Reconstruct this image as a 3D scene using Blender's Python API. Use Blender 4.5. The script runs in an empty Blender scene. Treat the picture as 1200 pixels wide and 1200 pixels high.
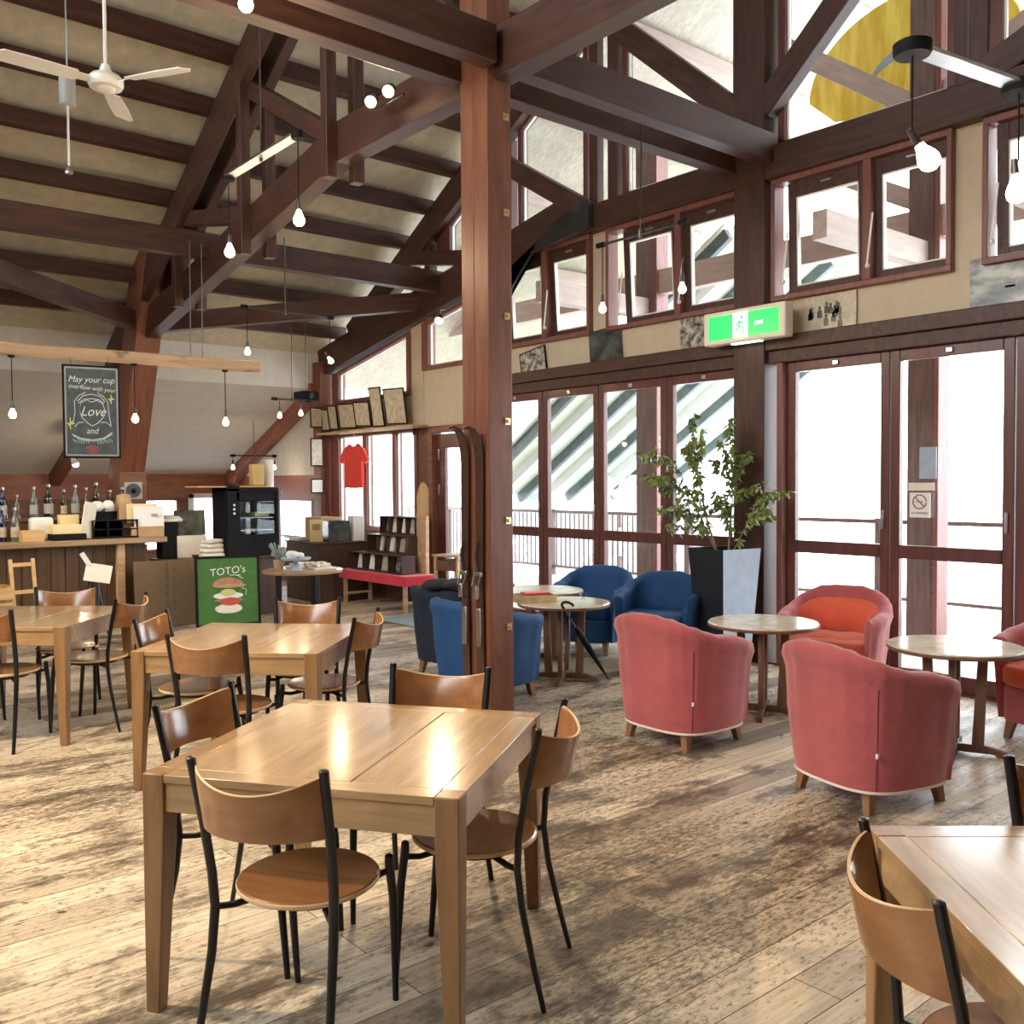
import bpy, bmesh, math, random
from mathutils import Vector, Matrix, Euler
random.seed(7)
S = bpy.context.scene
COL = S.collection
PI = math.pi
def R(d): return math.radians(d)

# ------------------------------------------------------------------ materials
def newmat(name):
    m = bpy.data.materials.new(name); m.use_nodes = True
    nt = m.node_tree; b = nt.nodes['Principled BSDF']
    return m, nt, b
def N(nt, t, **kw):
    n = nt.nodes.new(t)
    for k, v in kw.items():
        if k in n.inputs.keys() if hasattr(n.inputs, 'keys') else False: n.inputs[k].default_value = v
        else: setattr(n, k, v)
    return n
def rgba(c): return (c[0], c[1], c[2], 1)
def mapping(nt, scale=(1, 1, 1), rot=(0, 0, 0)):
    tc = nt.nodes.new('ShaderNodeTexCoord'); mp = nt.nodes.new('ShaderNodeMapping')
    mp.inputs['Scale'].default_value = scale; mp.inputs['Rotation'].default_value = rot
    nt.links.new(tc.outputs['Object'], mp.inputs['Vector'])
    return mp.outputs['Vector']
def noise(nt, vec, scale, detail=4, rough=.55):
    n = nt.nodes.new('ShaderNodeTexNoise'); n.inputs['Scale'].default_value = scale
    n.inputs['Detail'].default_value = detail; n.inputs['Roughness'].default_value = rough
    if vec is not None: nt.links.new(vec, n.inputs['Vector'])
    return n.outputs['Fac']
def ramp(nt, fac, stops):
    r = nt.nodes.new('ShaderNodeValToRGB'); e = r.color_ramp.elements
    e[0].position = stops[0][0]; e[0].color = rgba(stops[0][1])
    e[1].position = stops[-1][0]; e[1].color = rgba(stops[-1][1])
    for p, c in stops[1:-1]:
        x = e.new(p); x.color = rgba(c)
    nt.links.new(fac, r.inputs['Fac']); return r.outputs['Color']
def mix(nt, fac, a, b, mode='MIX'):
    m = nt.nodes.new('ShaderNodeMix'); m.data_type = 'RGBA'; m.blend_type = mode
    for i, v in ((0, fac), (6, a), (7, b)):
        if hasattr(v, 'is_linked'): nt.links.new(v, m.inputs[i])
        else: m.inputs[i].default_value = v if i == 0 else rgba(v)
    return m.outputs[2]
def bump(nt, b, h, strength=.2, dist=.01):
    n = nt.nodes.new('ShaderNodeBump'); n.inputs['Strength'].default_value = strength
    n.inputs['Distance'].default_value = dist
    nt.links.new(h, n.inputs['Height']); nt.links.new(n.outputs[0], b.inputs['Normal'])
def plain(name, c, rough=.5, metal=0, spec=.5, var=.12, bscale=0, bstr=.15, coat=0):
    m, nt, b = newmat(name)
    v = mapping(nt); f = noise(nt, v, 9)
    c2 = tuple(x * (1 - var) for x in c); c3 = tuple(min(1, x * (1 + var)) for x in c)
    nt.links.new(ramp(nt, f, [(.3, c2), (.7, c3)]), b.inputs['Base Color'])
    b.inputs['Roughness'].default_value = rough; b.inputs['Metallic'].default_value = metal
    b.inputs['Specular IOR Level'].default_value = spec
    b.inputs['Coat Weight'].default_value = coat
    if bscale: bump(nt, b, noise(nt, v, bscale, 3), bstr, .004)
    return m
def wood(name, dark, light, axis='x', scale=1, rough=.45, coat=0, knots=.0, bstr=.08, spec=.5):
    m, nt, b = newmat(name)
    s = {'x': (.12, 1, 1), 'y': (1, .12, 1), 'z': (1, 1, .12)}[axis]
    v = mapping(nt, tuple(k * scale for k in s))
    f1 = noise(nt, v, 22, 5, .6)
    f2 = noise(nt, v, 5, 3, .5)
    c = ramp(nt, f1, [(.3, dark), (.68, light)])
    mid = tuple((a + d) / 2 * .8 for a, d in zip(dark, light))
    c = mix(nt, ramp(nt, f2, [(.42, (0, 0, 0)), (.72, (.6, .6, .6))]), c, mid)
    if knots:
        kv = mapping(nt, tuple(k * 3 for k in ((.5, 1, 1) if axis == 'x' else (1, .5, 1) if axis == 'y' else (1, 1, .5))))
        kf = noise(nt, kv, 2.2, 2)
        c = mix(nt, ramp(nt, kf, [(.66, (0, 0, 0)), (.75, (knots,) * 3)]), c, tuple(x * .35 for x in dark))
    nt.links.new(c, b.inputs['Base Color'])
    b.inputs['Roughness'].default_value = rough
    b.inputs['Coat Weight'].default_value = coat; b.inputs['Coat Roughness'].default_value = .15
    b.inputs['Specular IOR Level'].default_value = spec
    bump(nt, b, f1, bstr, .003)
    return m
def emis(name, c, s):
    m, nt, b = newmat(name)
    b.inputs['Base Color'].default_value = rgba(c)
    b.inputs['Emission Color'].default_value = rgba(c); b.inputs['Emission Strength'].default_value = s
    b.inputs['Roughness'].default_value = .2
    return m
def glassmat(name, tint=(1, 1, 1), refl=.9):
    m, nt, b = newmat(name); nt.nodes.remove(b)
    out = nt.nodes['Material Output']
    tr = nt.nodes.new('ShaderNodeBsdfTransparent'); tr.inputs[0].default_value = rgba(tint)
    gl = nt.nodes.new('ShaderNodeBsdfGlossy'); gl.inputs['Roughness'].default_value = .01
    gl.inputs[0].default_value = (refl, refl, refl, 1)
    lw = nt.nodes.new('ShaderNodeLayerWeight'); lw.inputs['Blend'].default_value = .5
    pw = nt.nodes.new('ShaderNodeMath'); pw.operation = 'POWER'; nt.links.new(lw.outputs['Facing'], pw.inputs[0]); pw.inputs[1].default_value = 5
    fr = nt.nodes.new('ShaderNodeMath'); fr.operation = 'MULTIPLY_ADD'; nt.links.new(pw.outputs[0], fr.inputs[0]); fr.inputs[1].default_value = .5; fr.inputs[2].default_value = .025
    mx = nt.nodes.new('ShaderNodeMixShader')
    nt.links.new(fr.outputs[0], mx.inputs[0]); nt.links.new(tr.outputs[0], mx.inputs[1]); nt.links.new(gl.outputs[0], mx.inputs[2])
    nt.links.new(mx.outputs[0], out.inputs[0])
    return m
def photo_mat(name, a, b_, scale, stretch=(1, 1, 1), mid=None, rough=.25):
    m, nt, b = newmat(name)
    v = mapping(nt, stretch)
    f = noise(nt, v, scale, 5, .6)
    st = [(.36, a), (.64, b_)] if mid is None else [(.36, a), (.5, mid), (.64, b_)]
    nt.links.new(ramp(nt, f, st), b.inputs['Base Color'])
    b.inputs['Roughness'].default_value = rough
    return m

def floor_mat():
    m, nt, b = newmat('worn_plank_floor')
    v = mapping(nt)
    def brick(w, h, off, mort, c1, c2, bias=0):
        n = nt.nodes.new('ShaderNodeTexBrick'); n.inputs['Scale'].default_value = 1
        n.inputs['Brick Width'].default_value = w; n.inputs['Row Height'].default_value = h
        n.inputs['Mortar Size'].default_value = mort; n.inputs['Mortar Smooth'].default_value = .3
        n.inputs['Bias'].default_value = bias; n.offset = off; n.offset_frequency = 2
        n.inputs['Color1'].default_value = rgba(c1); n.inputs['Color2'].default_value = rgba(c2)
        n.inputs['Mortar'].default_value = (.0, .0, .0, 1)
        nt.links.new(v, n.inputs['Vector']); return n
    b1 = brick(2.6, .172, .37, .0022, (.80, .705, .56), (.54, .455, .35))
    b2 = brick(2.6, .172, .37, .0, (0, 0, 0), (1, 1, 1))
    gv = mapping(nt, (.10, 1.3, 1))
    g = noise(nt, gv, 26, 6, .65)
    c = mix(nt, 1, b1.outputs['Color'], ramp(nt, g, [(.28, (.60, .54, .46)), (.66, (1.0, 1.0, 1.0))]), 'MULTIPLY')
    # a few planks replaced by darker greyed boards
    dk = ramp(nt, b2.outputs['Color'], [(.86, (0, 0, 0)), (.93, (.75, .75, .75))])
    c = mix(nt, dk, c, (.17, .135, .105))
    # trodden dark stains, drawn out along the grain
    sv = mapping(nt, (.55, 1.25, 1))
    big = noise(nt, sv, 1.6, 10, .78)
    st = ramp(nt, big, [(.50, (0, 0, 0)), (.545, (.6, .6, .6)), (.60, (.95, .95, .95))])
    c = mix(nt, st, c, (.075, .052, .036))
    fine = noise(nt, mapping(nt, (.6, 1.5, 1)), 34, 5, .8)
    pat = noise(nt, sv, .9, 2)
    ml = nt.nodes.new('ShaderNodeMath'); ml.operation = 'MULTIPLY_ADD'; nt.links.new(pat, ml.inputs[0]); ml.inputs[1].default_value = .5; nt.links.new(fine, ml.inputs[2])
    c = mix(nt, ramp(nt, ml.outputs[0], [(.755, (0, 0, 0)), (.87, (.8, .8, .8))]), c, (.06, .042, .03))
    ov = mapping(nt, (.85, 1.5, 1))
    vo = nt.nodes.new('ShaderNodeTexVoronoi'); vo.inputs['Scale'].default_value = 4.2
    nt.links.new(ov, vo.inputs['Vector'])
    wob = noise(nt, mapping(nt, (1, 1.4, 1)), 24, 3)
    a2 = nt.nodes.new('ShaderNodeMath'); a2.operation = 'MULTIPLY_ADD'
    nt.links.new(wob, a2.inputs[0]); a2.inputs[1].default_value = .26; nt.links.new(vo.outputs['Distance'], a2.inputs[2])
    sp = ramp(nt, a2.outputs[0], [(.185, (.9, .9, .9)), (.23, (0, 0, 0))])
    c = mix(nt, sp, c, (.04, .028, .02))
    c = mix(nt, b1.outputs['Fac'], c, (.035, .025, .018))
    nt.links.new(c, b.inputs['Base Color'])
    rr = ramp(nt, noise(nt, gv, 8, 4), [(.3, (.34, .34, .34)), (.7, (.62, .62, .62))])
    nt.links.new(rr, b.inputs['Roughness'])
    b.inputs['Specular IOR Level'].default_value = .5
    iv = nt.nodes.new('ShaderNodeMath'); iv.operation = 'SUBTRACT'
    nt.links.new(g, iv.inputs[0]); nt.links.new(b1.outputs['Fac'], iv.inputs[1])
    bump(nt, b, iv.outputs[0], .35, .004)
    return m

M = {}
M['floor'] = floor_mat()
M['beam'] = wood('dark_red_timber', (.030, .012, .010), (.095, .036, .024), 'x', 1, .5, .0)
M['post'] = wood('red_brown_timber', (.13, .043, .022), (.26, .095, .05), 'x', .8, .45, 0, .6)
M['trim'] = wood('dark_window_wood', (.075, .022, .018), (.15, .045, .034), 'z', 1, .4, .15)
M['redtrim'] = wood('red_window_wood', (.16, .058, .048), (.26, .105, .085), 'z', 1, .45)
M['plaster'] = plain('warm_plaster', (.52, .455, .335), .85, var=.12, bscale=40)
M['whiteplaster'] = plain('white_plaster', (.62, .59, .54), .85, var=.06, bscale=60)
M['beige'] = plain('beige_board', (.56, .47, .34), .7, var=.05)
M['redwood'] = wood('red_wall_boards', (.20, .06, .035), (.36, .13, .07), 'x', 1, .5, 0, .5)
M['darkwall'] = wood('brown_wall_boards', (.10, .045, .028), (.2, .09, .05), 'x', .8, .6)
M['table'] = wood('golden_oak', (.26, .145, .06), (.50, .315, .145), 'x', 1.0, .28, 1.0, .3, .03, spec=.6)
M['table_y'] = wood('golden_oak_lengthwise', (.24, .13, .052), (.54, .345, .165), 'y', 1.0, .28, 1.0, .3, .03, spec=.6)
M['table_leg'] = wood('golden_oak_leg', (.18, .092, .036), (.36, .195, .08), 'z', 1, .4, .15)
M['chair_wood'] = wood('beech_ply', (.22, .09, .030), (.33, .15, .056), 'x', .8, .24, .55, spec=.6)
M['chair_edge'] = wood('pale_ply_edge', (.62, .42, .22), (.78, .56, .33), 'x', 1, .4)
M['black_metal'] = plain('black_metal', (.007, .007, .009), .35, .2, var=.3)
M['steel'] = plain('brushed_steel', (.55, .55, .57), .28, 1, var=.1)
M['darksteel'] = plain('dark_steel', (.09, .09, .095), .35, .7, var=.2)
M['brass'] = plain('pale_brass', (.65, .52, .3), .3, .9, var=.1)
def fabric(name, c, sc=220, var=.1, rough=.9, sheen=.3):
    m, nt, b = newmat(name)
    v = mapping(nt); f = noise(nt, v, 5, 3); w = noise(nt, v, sc, 2)
    nt.links.new(ramp(nt, f, [(.3, tuple(x * (1 - var) for x in c)), (.7, tuple(min(1, x * (1 + var)) for x in c))]), b.inputs['Base Color'])
    b.inputs['Roughness'].default_value = rough; b.inputs['Sheen Weight'].default_value = sheen
    fold = noise(nt, mapping(nt, (1, 1, 2.4)), 5.5, 2, .4)
    ad = nt.nodes.new('ShaderNodeMath'); ad.operation = 'MULTIPLY_ADD'
    nt.links.new(fold, ad.inputs[0]); ad.inputs[1].default_value = 5; nt.links.new(w, ad.inputs[2])
    bump(nt, b, ad.outputs[0], .35, .006)
    return m
M['pink'] = fabric('rose_red_cloth', (.43, .092, .10))
M['darkpink'] = fabric('dark_seam', (.17, .03, .035))
M['coral'] = fabric('sunlit_rose_cloth', (.72, .12, .06))  # sunlight glowing through the rose cloth, put into the cushion colour
M['cream'] = fabric('cream_tape', (.75, .68, .58))
M['blue'] = fabric('blue_cloth', (.008, .065, .20), rough=.7, sheen=0)
M['navy'] = fabric('navy_cloth', (.008, .015, .032), rough=.75, sheen=0)
M['darkcloth'] = fabric('dark_clothes', (.012, .011, .015), sheen=0)
M['darkred_cloth'] = fabric('dark_red_clothes', (.30, .03, .06))
M['redcloth'] = fabric('red_table_cloth', (.62, .02, .05))
M['tshirt'] = fabric('red_cotton', (.72, .025, .012))
M['mat'] = fabric('grey_blue_mat', (.10, .17, .21))
M['walnut'] = wood('brown_table_wood', (.12, .06, .035), (.24, .13, .08), 'z', 1, .45)
M['chairfoot'] = wood('brown_foot', (.22, .10, .05), (.36, .18, .09), 'z', 1, .4)
M['marble'] = photo_mat('speckled_cream_top', (.60, .52, .41), (.78, .72, .62), 8, mid=(.70, .62, .50), rough=.12)
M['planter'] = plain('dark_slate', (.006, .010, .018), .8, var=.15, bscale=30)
M['planter_light'] = plain('pale_blue_grey', (.36, .44, .54), .5, var=.1, bscale=30)  # paints the daylight on the planter's side; plain blue-grey elsewhere
M['soil'] = plain('soil', (.05, .035, .025), .95, var=.4, bscale=80)
M['leaf'] = photo_mat('green_leaf', (.08, .12, .03), (.26, .32, .09), 6, rough=.45)
M['stem'] = wood('plant_stem', (.16, .11, .06), (.30, .22, .13), 'z', 1, .7)
M['glass'] = glassmat('window_glass')
M['glass_tint'] = glassmat('case_glass', (.85, .9, .92))
M['white'] = plain('white_paint', (.78, .78, .76), .4, var=.03)
M['whitegloss'] = plain('white_enamel', (.80, .80, .78), .25, var=.03)
M['grey'] = plain('grey_paint', (.35, .36, .36), .45, var=.06)
M['black'] = plain('black_plastic', (.004, .004, .007), .65, spec=.25, var=.2)
M['paper'] = plain('paper', (.78, .74, .64), .8, var=.05)
M['paperwhite'] = plain('white_paper', (.82, .82, .80), .8, var=.03)
M['paperyellow'] = plain('yellow_paper', (.80, .68, .38), .8, var=.06)
M['card'] = plain('cardboard', (.45, .30, .17), .85, var=.1)
M['woodbox'] = wood('pine_box', (.55, .33, .13), (.75, .50, .24), 'x', 1, .55)
M['log'] = wood('sawn_log', (.40, .24, .13), (.66, .45, .27), 'x', .6, .6, 0, .7)
M['counter_top'] = wood('slab_counter', (.24, .15, .08), (.48, .33, .19), 'x', .7, .35, .3, .4)
M['counter_front'] = wood('counter_boards', (.055, .026, .012), (.15, .078, .034), 'z', .7, .6, 0, .8)
M['cabinet'] = plain('olive_brown_panel', (.15, .10, .055), .5, var=.12)
M['darkdesk'] = wood('dark_desk', (.05, .025, .02), (.10, .055, .04), 'z', 1, .5)
M['chalk'] = emis('chalk_white', (.8, .82, .8), 0); 
M['chalky'] = plain('yellow_chalk', (.65, .68, .22), .9)
M['chalkteal'] = plain('teal_chalk', (.35, .62, .55), .9)
M['chalkred'] = plain('red_chalk', (.45, .13, .14), .9)
M['board'] = plain('blackboard', (.075, .10, .10), .6, var=.25)
M['greenboard'] = plain('green_poster', (.055, .165, .035), .5, var=.2)
M['bun'] = plain('bun_brown', (.42, .20, .11), .6, var=.2)
M['patty'] = plain('tomato_red', (.50, .08, .05), .6)
M['cheese'] = plain('egg_yellow', (.58, .55, .22), .6)
M['bottle_dark'] = plain('dark_bottle_glass', (.008, .012, .008), .08, var=.3, coat=.5)
M['bottle_clear'] = plain('pale_bottle_glass', (.10, .12, .10), .06, var=.3, coat=.5)
M['bottle_blue'] = plain('blue_bottle_glass', (.006, .010, .05), .06, var=.3, coat=.5)
M['bottle_amber'] = plain('amber_bottle_glass', (.07, .03, .015), .06, var=.3, coat=.5)
M['foil'] = plain('foil', (.5, .48, .45), .3, .8)
M['exit_green'] = emis('exit_green', (.02, .62, .10), 1.6)
M['exit_white'] = emis('exit_white', (.85, 1, .8), 3.2)
M['bulb'] = emis('warm_bulb', (1, .72, .36), 30)
M['bulb_dim'] = emis('warm_bulb_soft', (1, .82, .55), 7)
M['snow'] = plain('snow', (.85, .88, .92), .9, var=.03)
M['deckwood'] = wood('grey_deck', (.45, .44, .42), (.62, .62, .6), 'y', 1, .7)
M['extpost'] = wood('exterior_post', (.10, .06, .055), (.2, .13, .11), 'z', 1, .6)
M['extlight'] = wood('exterior_pale_timber', (.40, .31, .27), (.55, .45, .40), 'x', 1, .7)
M['soffit'] = wood('soffit_boards', (.42, .37, .29), (.60, .56, .47), 'y', 1, .7, bstr=.02)
M['palegreen'] = plain('pale_green_panel', (.58, .64, .50), .6, var=.05)
M['yellow'] = photo_mat('yellow_canvas', (.70, .48, .04), (.92, .74, .14), 4, (.3, 2, .3))
M['fadedblue'] = plain('faded_blue_wall', (.30, .38, .46), .7, var=.1)
M['ski'] = wood('old_ski_wood', (.035, .018, .014), (.09, .04, .028), 'x', .8, .3, .3)
M['photo_bw1'] = photo_mat('old_photo_a', (.03, .03, .03), (.62, .58, .5), 16, (1, 1, 1))
M['photo_bw2'] = photo_mat('old_photo_b', (.04, .045, .045), (.45, .44, .40), 6, (1, .6, 1.6), mid=(.16, .17, .16))
M['photo_dark'] = photo_mat('dark_photo', (.015, .022, .022), (.12, .13, .12), 5)
M['certificate'] = photo_mat('certificate_paper', (.42, .36, .27), (.60, .53, .42), 14, (1, 1, 1))
M['cup_glass'] = glassmat('clear_tumbler', (.93, .95, .95), 1)
M['wicker'] = plain('wicker', (.50, .36, .19), .7, var=.3, bscale=90, bstr=.6)
M['cactus'] = plain('silver_green_leaf', (.30, .40, .34), .6, var=.3)
M['amber_light'] = plain('amber_shade', (.55, .38, .10), .4)

# ------------------------------------------------------------------ mesh helpers
class MB:
    def __init__(s): s.bm = bmesh.new()
    def box(s, c, d, m=None, taper=None):
        hx, hy, hz = d[0] / 2, d[1] / 2, d[2] / 2
        vs = []
        for z in (-1, 1):
            k = 1 if z == 1 or taper is None else taper
            for x, y in ((-1, -1), (1, -1), (1, 1), (-1, 1)):
                p = Vector((x * hx * k, y * hy * k, z * hz))
                if m is not None: p = m @ p
                vs.append(s.bm.verts.new(p + Vector(c)))
        for f in ((3, 2, 1, 0), (4, 5, 6, 7), (0, 1, 5, 4), (1, 2, 6, 5), (2, 3, 7, 6), (3, 0, 4, 7)):
            s.bm.faces.new([vs[i] for i in f])
        return s
    def loft(s, rings, cap=True, close=False):
        prev = None; first = None
        for r in rings:
            vs = [s.bm.verts.new(p) for p in r]
            if prev:
                n = len(vs)
                for i in range(n): s.bm.faces.new((prev[i], prev[(i + 1) % n], vs[(i + 1) % n], vs[i]))
            else: first = vs
            prev = vs
        if close:
            n = len(prev)
            for i in range(n): s.bm.faces.new((prev[i], prev[(i + 1) % n], first[(i + 1) % n], first[i]))
        elif cap:
            s.bm.faces.new(list(reversed(first))); s.bm.faces.new(prev)
        return s
    def tube(s, pts, r, n=10, flat=1.0):
        pts = [Vector(p) for p in pts]; rings = []
        rs = r if isinstance(r, (list, tuple)) else [r] * len(pts)
        ref = Vector((0, 0, 1))
        d0 = (pts[-1] - pts[0]).normalized()
        if abs(d0.z) > .9: ref = Vector((1, 0, 0))
        for i, p in enumerate(pts):
            a = pts[max(0, i - 1)]; b = pts[min(len(pts) - 1, i + 1)]
            t = (b - a).normalized(); u = t.cross(ref).normalized(); w = u.cross(t)
            rings.append([p + (u * math.cos(k * 2 * PI / n) * flat + w * math.sin(k * 2 * PI / n)) * rs[i] for k in range(n)])
        return s.loft(rings)
    def lathe(s, prof, c=(0, 0, 0), n=24):
        c = Vector(c); rings = []
        for r, z in prof:
            rings.append([c + Vector((max(r, 1e-4) * math.cos(k * 2 * PI / n), max(r, 1e-4) * math.sin(k * 2 * PI / n), z)) for k in range(n)])
        return s.loft(rings)
    def prism(s, poly, t, f):
        """poly of 2-D points; f(u, v, w) -> point; extruded over w in (0, t)"""
        a = [f(u, v, 0) for u, v in poly]; b = [f(u, v, t) for u, v in poly]
        return s.loft([a, b])
    def sphere(s, c, r, n=12, sc=(1, 1, 1)):
        rings = []
        for i in range(1, n):
            a = -PI / 2 + PI * i / n
            rings.append([Vector(c) + Vector((r * sc[0] * math.cos(a) * math.cos(k * 2 * PI / (2 * n)), r * sc[1] * math.cos(a) * math.sin(k * 2 * PI / (2 * n)), r * sc[2] * math.sin(a))) for k in range(2 * n)])
        return s.loft(rings)
    def build(s, name, mat, parent=None, bevel=0, seg=2, smooth=True, ang=38, subsurf=0):
        bmesh.ops.recalc_face_normals(s.bm, faces=s.bm.faces)
        me = bpy.data.meshes.new(name); s.bm.to_mesh(me); s.bm.free()
        me.materials.append(M[mat] if isinstance(mat, str) else mat)
        if smooth:
            me.shade_smooth(); me.set_sharp_from_angle(angle=R(ang))
        o = bpy.data.objects.new(name, me); COL.objects.link(o)
        if parent is not None: o.parent = parent
        if subsurf:
            d = o.modifiers.new('sub', 'SUBSURF'); d.levels = subsurf; d.render_levels = subsurf
        if bevel:
            b = o.modifiers.new('bevel', 'BEVEL'); b.width = bevel; b.segments = seg; b.limit_method = 'ANGLE'; b.angle_limit = R(40)
        return o
def tag(o, label=None, cat=None, group=None, kind=None):
    if label: o['label'] = label
    if cat: o['category'] = cat
    if group: o['group'] = group
    if kind: o['kind'] = kind
    return o
def thing(name, label, cat, loc=(0, 0, 0), rz=0, group=None):
    o = bpy.data.objects.new(name, None); COL.objects.link(o)
    o.empty_display_size = .1
    o.location = loc; o.rotation_euler = (0, 0, rz)
    return tag(o, label, cat, group)
def struct(o): o['kind'] = 'structure'; return o
def sempty(name, loc=(0, 0, 0)):
    o = bpy.data.objects.new(name, None); COL.objects.link(o); o.location = loc; o['kind'] = 'structure'; return o
def dup(root, loc, rz, label=None, group=None):
    r = root.copy(); COL.objects.link(r); r.location = loc; r.rotation_euler = (0, 0, rz)
    if label: r['label'] = label
    if group: r['group'] = group
    for ch in list(root.children):
        c = ch.copy(); COL.objects.link(c); c.parent = r
        for g in ch.children:
            d = g.copy(); COL.objects.link(d); d.parent = c
    return r
def B(name, mat, c, d, parent=None, bevel=0, m=None, taper=None):
    return MB().box(c, d, m, taper).build(name, mat, parent, bevel)
def beam(name, p0, p1, w, h, mat='beam', label=None, cat='beam', group=None, bevel=.006, parent=None):
    """timber from p0 to p1; w horizontal, h vertical; its length runs along local x"""
    p0, p1 = Vector(p0), Vector(p1); d = p1 - p0; L = d.length; x = d.normalized()
    up = Vector((0, 0, 1))
    if abs(x.z) > .98: up = Vector((0, 1, 0))
    y = up.cross(x).normalized(); z = x.cross(y)
    mb = MB(); mb.box((L / 2, 0, 0), (L, w, h))
    o = mb.build(name, mat, parent, bevel)
    o.matrix_world = Matrix(((x.x, y.x, z.x, p0.x), (x.y, y.y, z.y, p0.y), (x.z, y.z, z.z, p0.z), (0, 0, 0, 1)))
    if label: tag(o, label, cat, group)
    return o
def text(name, body, size, mat, parent, loc, rot, extrude=.001, shear=0, align='CENTER', sx=1):
    c = bpy.data.curves.new(name, 'FONT'); c.body = body; c.size = size; c.extrude = extrude
    c.align_x = align; c.align_y = 'CENTER'; c.shear = shear; c.resolution_u = 3
    t = bpy.data.objects.new(name + '_src', c)
    me = bpy.data.meshes.new_from_object(t)
    bpy.data.objects.remove(t); bpy.data.curves.remove(c)
    me.materials.append(M[mat])
    o = bpy.data.objects.new(name, me); COL.objects.link(o); o.parent = parent
    o.location = loc; o.rotation_euler = rot; o.scale = (sx, 1, 1)
    return o
FACE_Y = (R(90), 0, 0)             # lettering read by someone looking towards +Y
FACE_X = (R(90), 0, R(-90))        # lettering read by someone looking towards +X
def strokes(name, lines, w, mat, parent, f):
    """chalk strokes: 2-D polylines laid on a board through f(u, v, lift)"""
    mb = MB()
    for ln in lines:
        mb_pts = [f(u, v, .003) for u, v in ln]
        mb.tube(mb_pts, w, 5)
    return mb.build(name, mat, parent)
def ordinal(i): return ['first', 'second', 'third', 'fourth', 'fifth', 'sixth', 'seventh', 'eighth', 'ninth', 'tenth', 'eleventh', 'twelfth', 'thirteenth', 'fourteenth', 'fifteenth', 'sixteenth'][i]

# ------------------------------------------------------------------ room shell
WX = 7.0                                   # inner plane of the window wall
RIDGE = 5.04
def rt(y): return 5.62 - .57 * (RIDGE + abs(y - RIDGE) - 8.86)      # top line of the rafters
def ctop(y): return rt(y) + .21                                       # underside of the ceiling boards
struct(MB().box((1.05, 6.5, -.06), (12.1, 19.6, .12)).build('floor', 'floor'))
struct(MB().box((-5.06, 5, 2.0), (.12, 16, 4.0)).build('wall_left', 'darkwall'))
struct(MB().box((1.0, -2.9, 1.9), (12.0, .12, 3.8)).build('wall_near', 'darkwall'))
def roof(name, y0, y1, x0, x1, mat, t=.08, dz=0):
    mb = MB(); z0, z1 = ctop(y0) + dz, ctop(y1) + dz
    mb.loft([[Vector((x0, y0, z0)), Vector((x1, y0, z0)), Vector((x1, y0, z0 + t)), Vector((x0, y0, z0 + t))],
             [Vector((x0, y1, z1)), Vector((x1, y1, z1)), Vector((x1, y1, z1 + t)), Vector((x0, y1, z1 + t))]])
    return struct(mb.build(name, mat))
roof('ceiling', RIDGE, 12.98, -5.1, 7.05, 'plaster')
roof('ceiling_near_slope', -2.95, RIDGE, -5.1, 7.05, 'plaster')
roof('trim_1', RIDGE, 13.6, 7.05, 12.0, 'soffit')          # eave boards running out over the terrace
roof('trim_2', -2.95, RIDGE, 7.05, 12.0, 'soffit')
# lean-to behind the counter
struct(MB().box((1.0, 12.92, 3.34), (12.0, .09, .66)).build('wall_far_upper', 'whiteplaster'))
mb = MB()
mb.loft([[Vector((-5, 12.88, 3.02)), Vector((7.0, 12.88, 3.02)), Vector((7.0, 12.88, 3.10)), Vector((-5, 12.88, 3.10))],
         [Vector((-5, 16.05, 1.74)), Vector((7.0, 16.05, 1.74)), Vector((7.0, 16.05, 1.80)), Vector((-5, 16.05, 1.80))]])
struct(mb.build('ceiling_lean_to', 'whiteplaster'))
# far wall with two windows, red board band on top
def wallY(name, y, x0, x1, z0, z1, mat, t=.1): return struct(MB().box(((x0 + x1) / 2, y + t / 2, (z0 + z1) / 2), (x1 - x0, t, z1 - z0)).build(name, mat))
def wallX(name, x, y0, y1, z0, z1, mat, t=.1): return struct(MB().box((x + t / 2, (y0 + y1) / 2, (z0 + z1) / 2), (t, y1 - y0, z1 - z0)).build(name, mat))
wallY('wall_far', 16.0, -5, 7.1, 1.36, 1.76, 'redwood')
wallY('wall_far_low', 16.0, -5, 7.1, 0, .45, 'darkwall')
wallY('wall_far_left_part', 16.0, -5, 5.2, .45, 1.36, 'darkwall')
wallY('wall_far_pier', 16.0, 5.97, 6.12, .45, 1.36, 'darkwall')
wallY('wall_far_corner', 16.0, 6.85, 7.1, .45, 1.36, 'darkwall')
wallX('wall_lean_to_left', -5.1, 12.9, 16.1, 0, 3.1, 'whiteplaster')
# side wall beyond the corner post (window wall plane continued)
wallX('wall_side_band', WX, 12.85, 16.1, 1.36, 1.72, 'redwood')
wallX('wall_side_low', WX, 12.85, 16.1, 0, .50, 'darkwall')
wallX('wall_side_pier', WX, 14.55, 16.1, .50, 1.36, 'darkwall')
wallX('wall_side_end', WX, 12.85, 13.2, .50, 1.36, 'darkwall')
mb = MB()
mb.prism([(12.85, 1.72), (16.1, 1.72), (16.1, 1.76), (12.85, 3.1)], .1, lambda u, v, w: Vector((WX + w, u, v)))
struct(mb.build('wall_side_gable', 'whiteplaster'))
# baseboards
struct(B('baseboard_left', 'beam', (-4.985, 5, .06), (.03, 15.7, .12)))
struct(B('baseboard_near', 'beam', (1, -2.825, .06), (11.9, .03, .12)))

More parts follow.
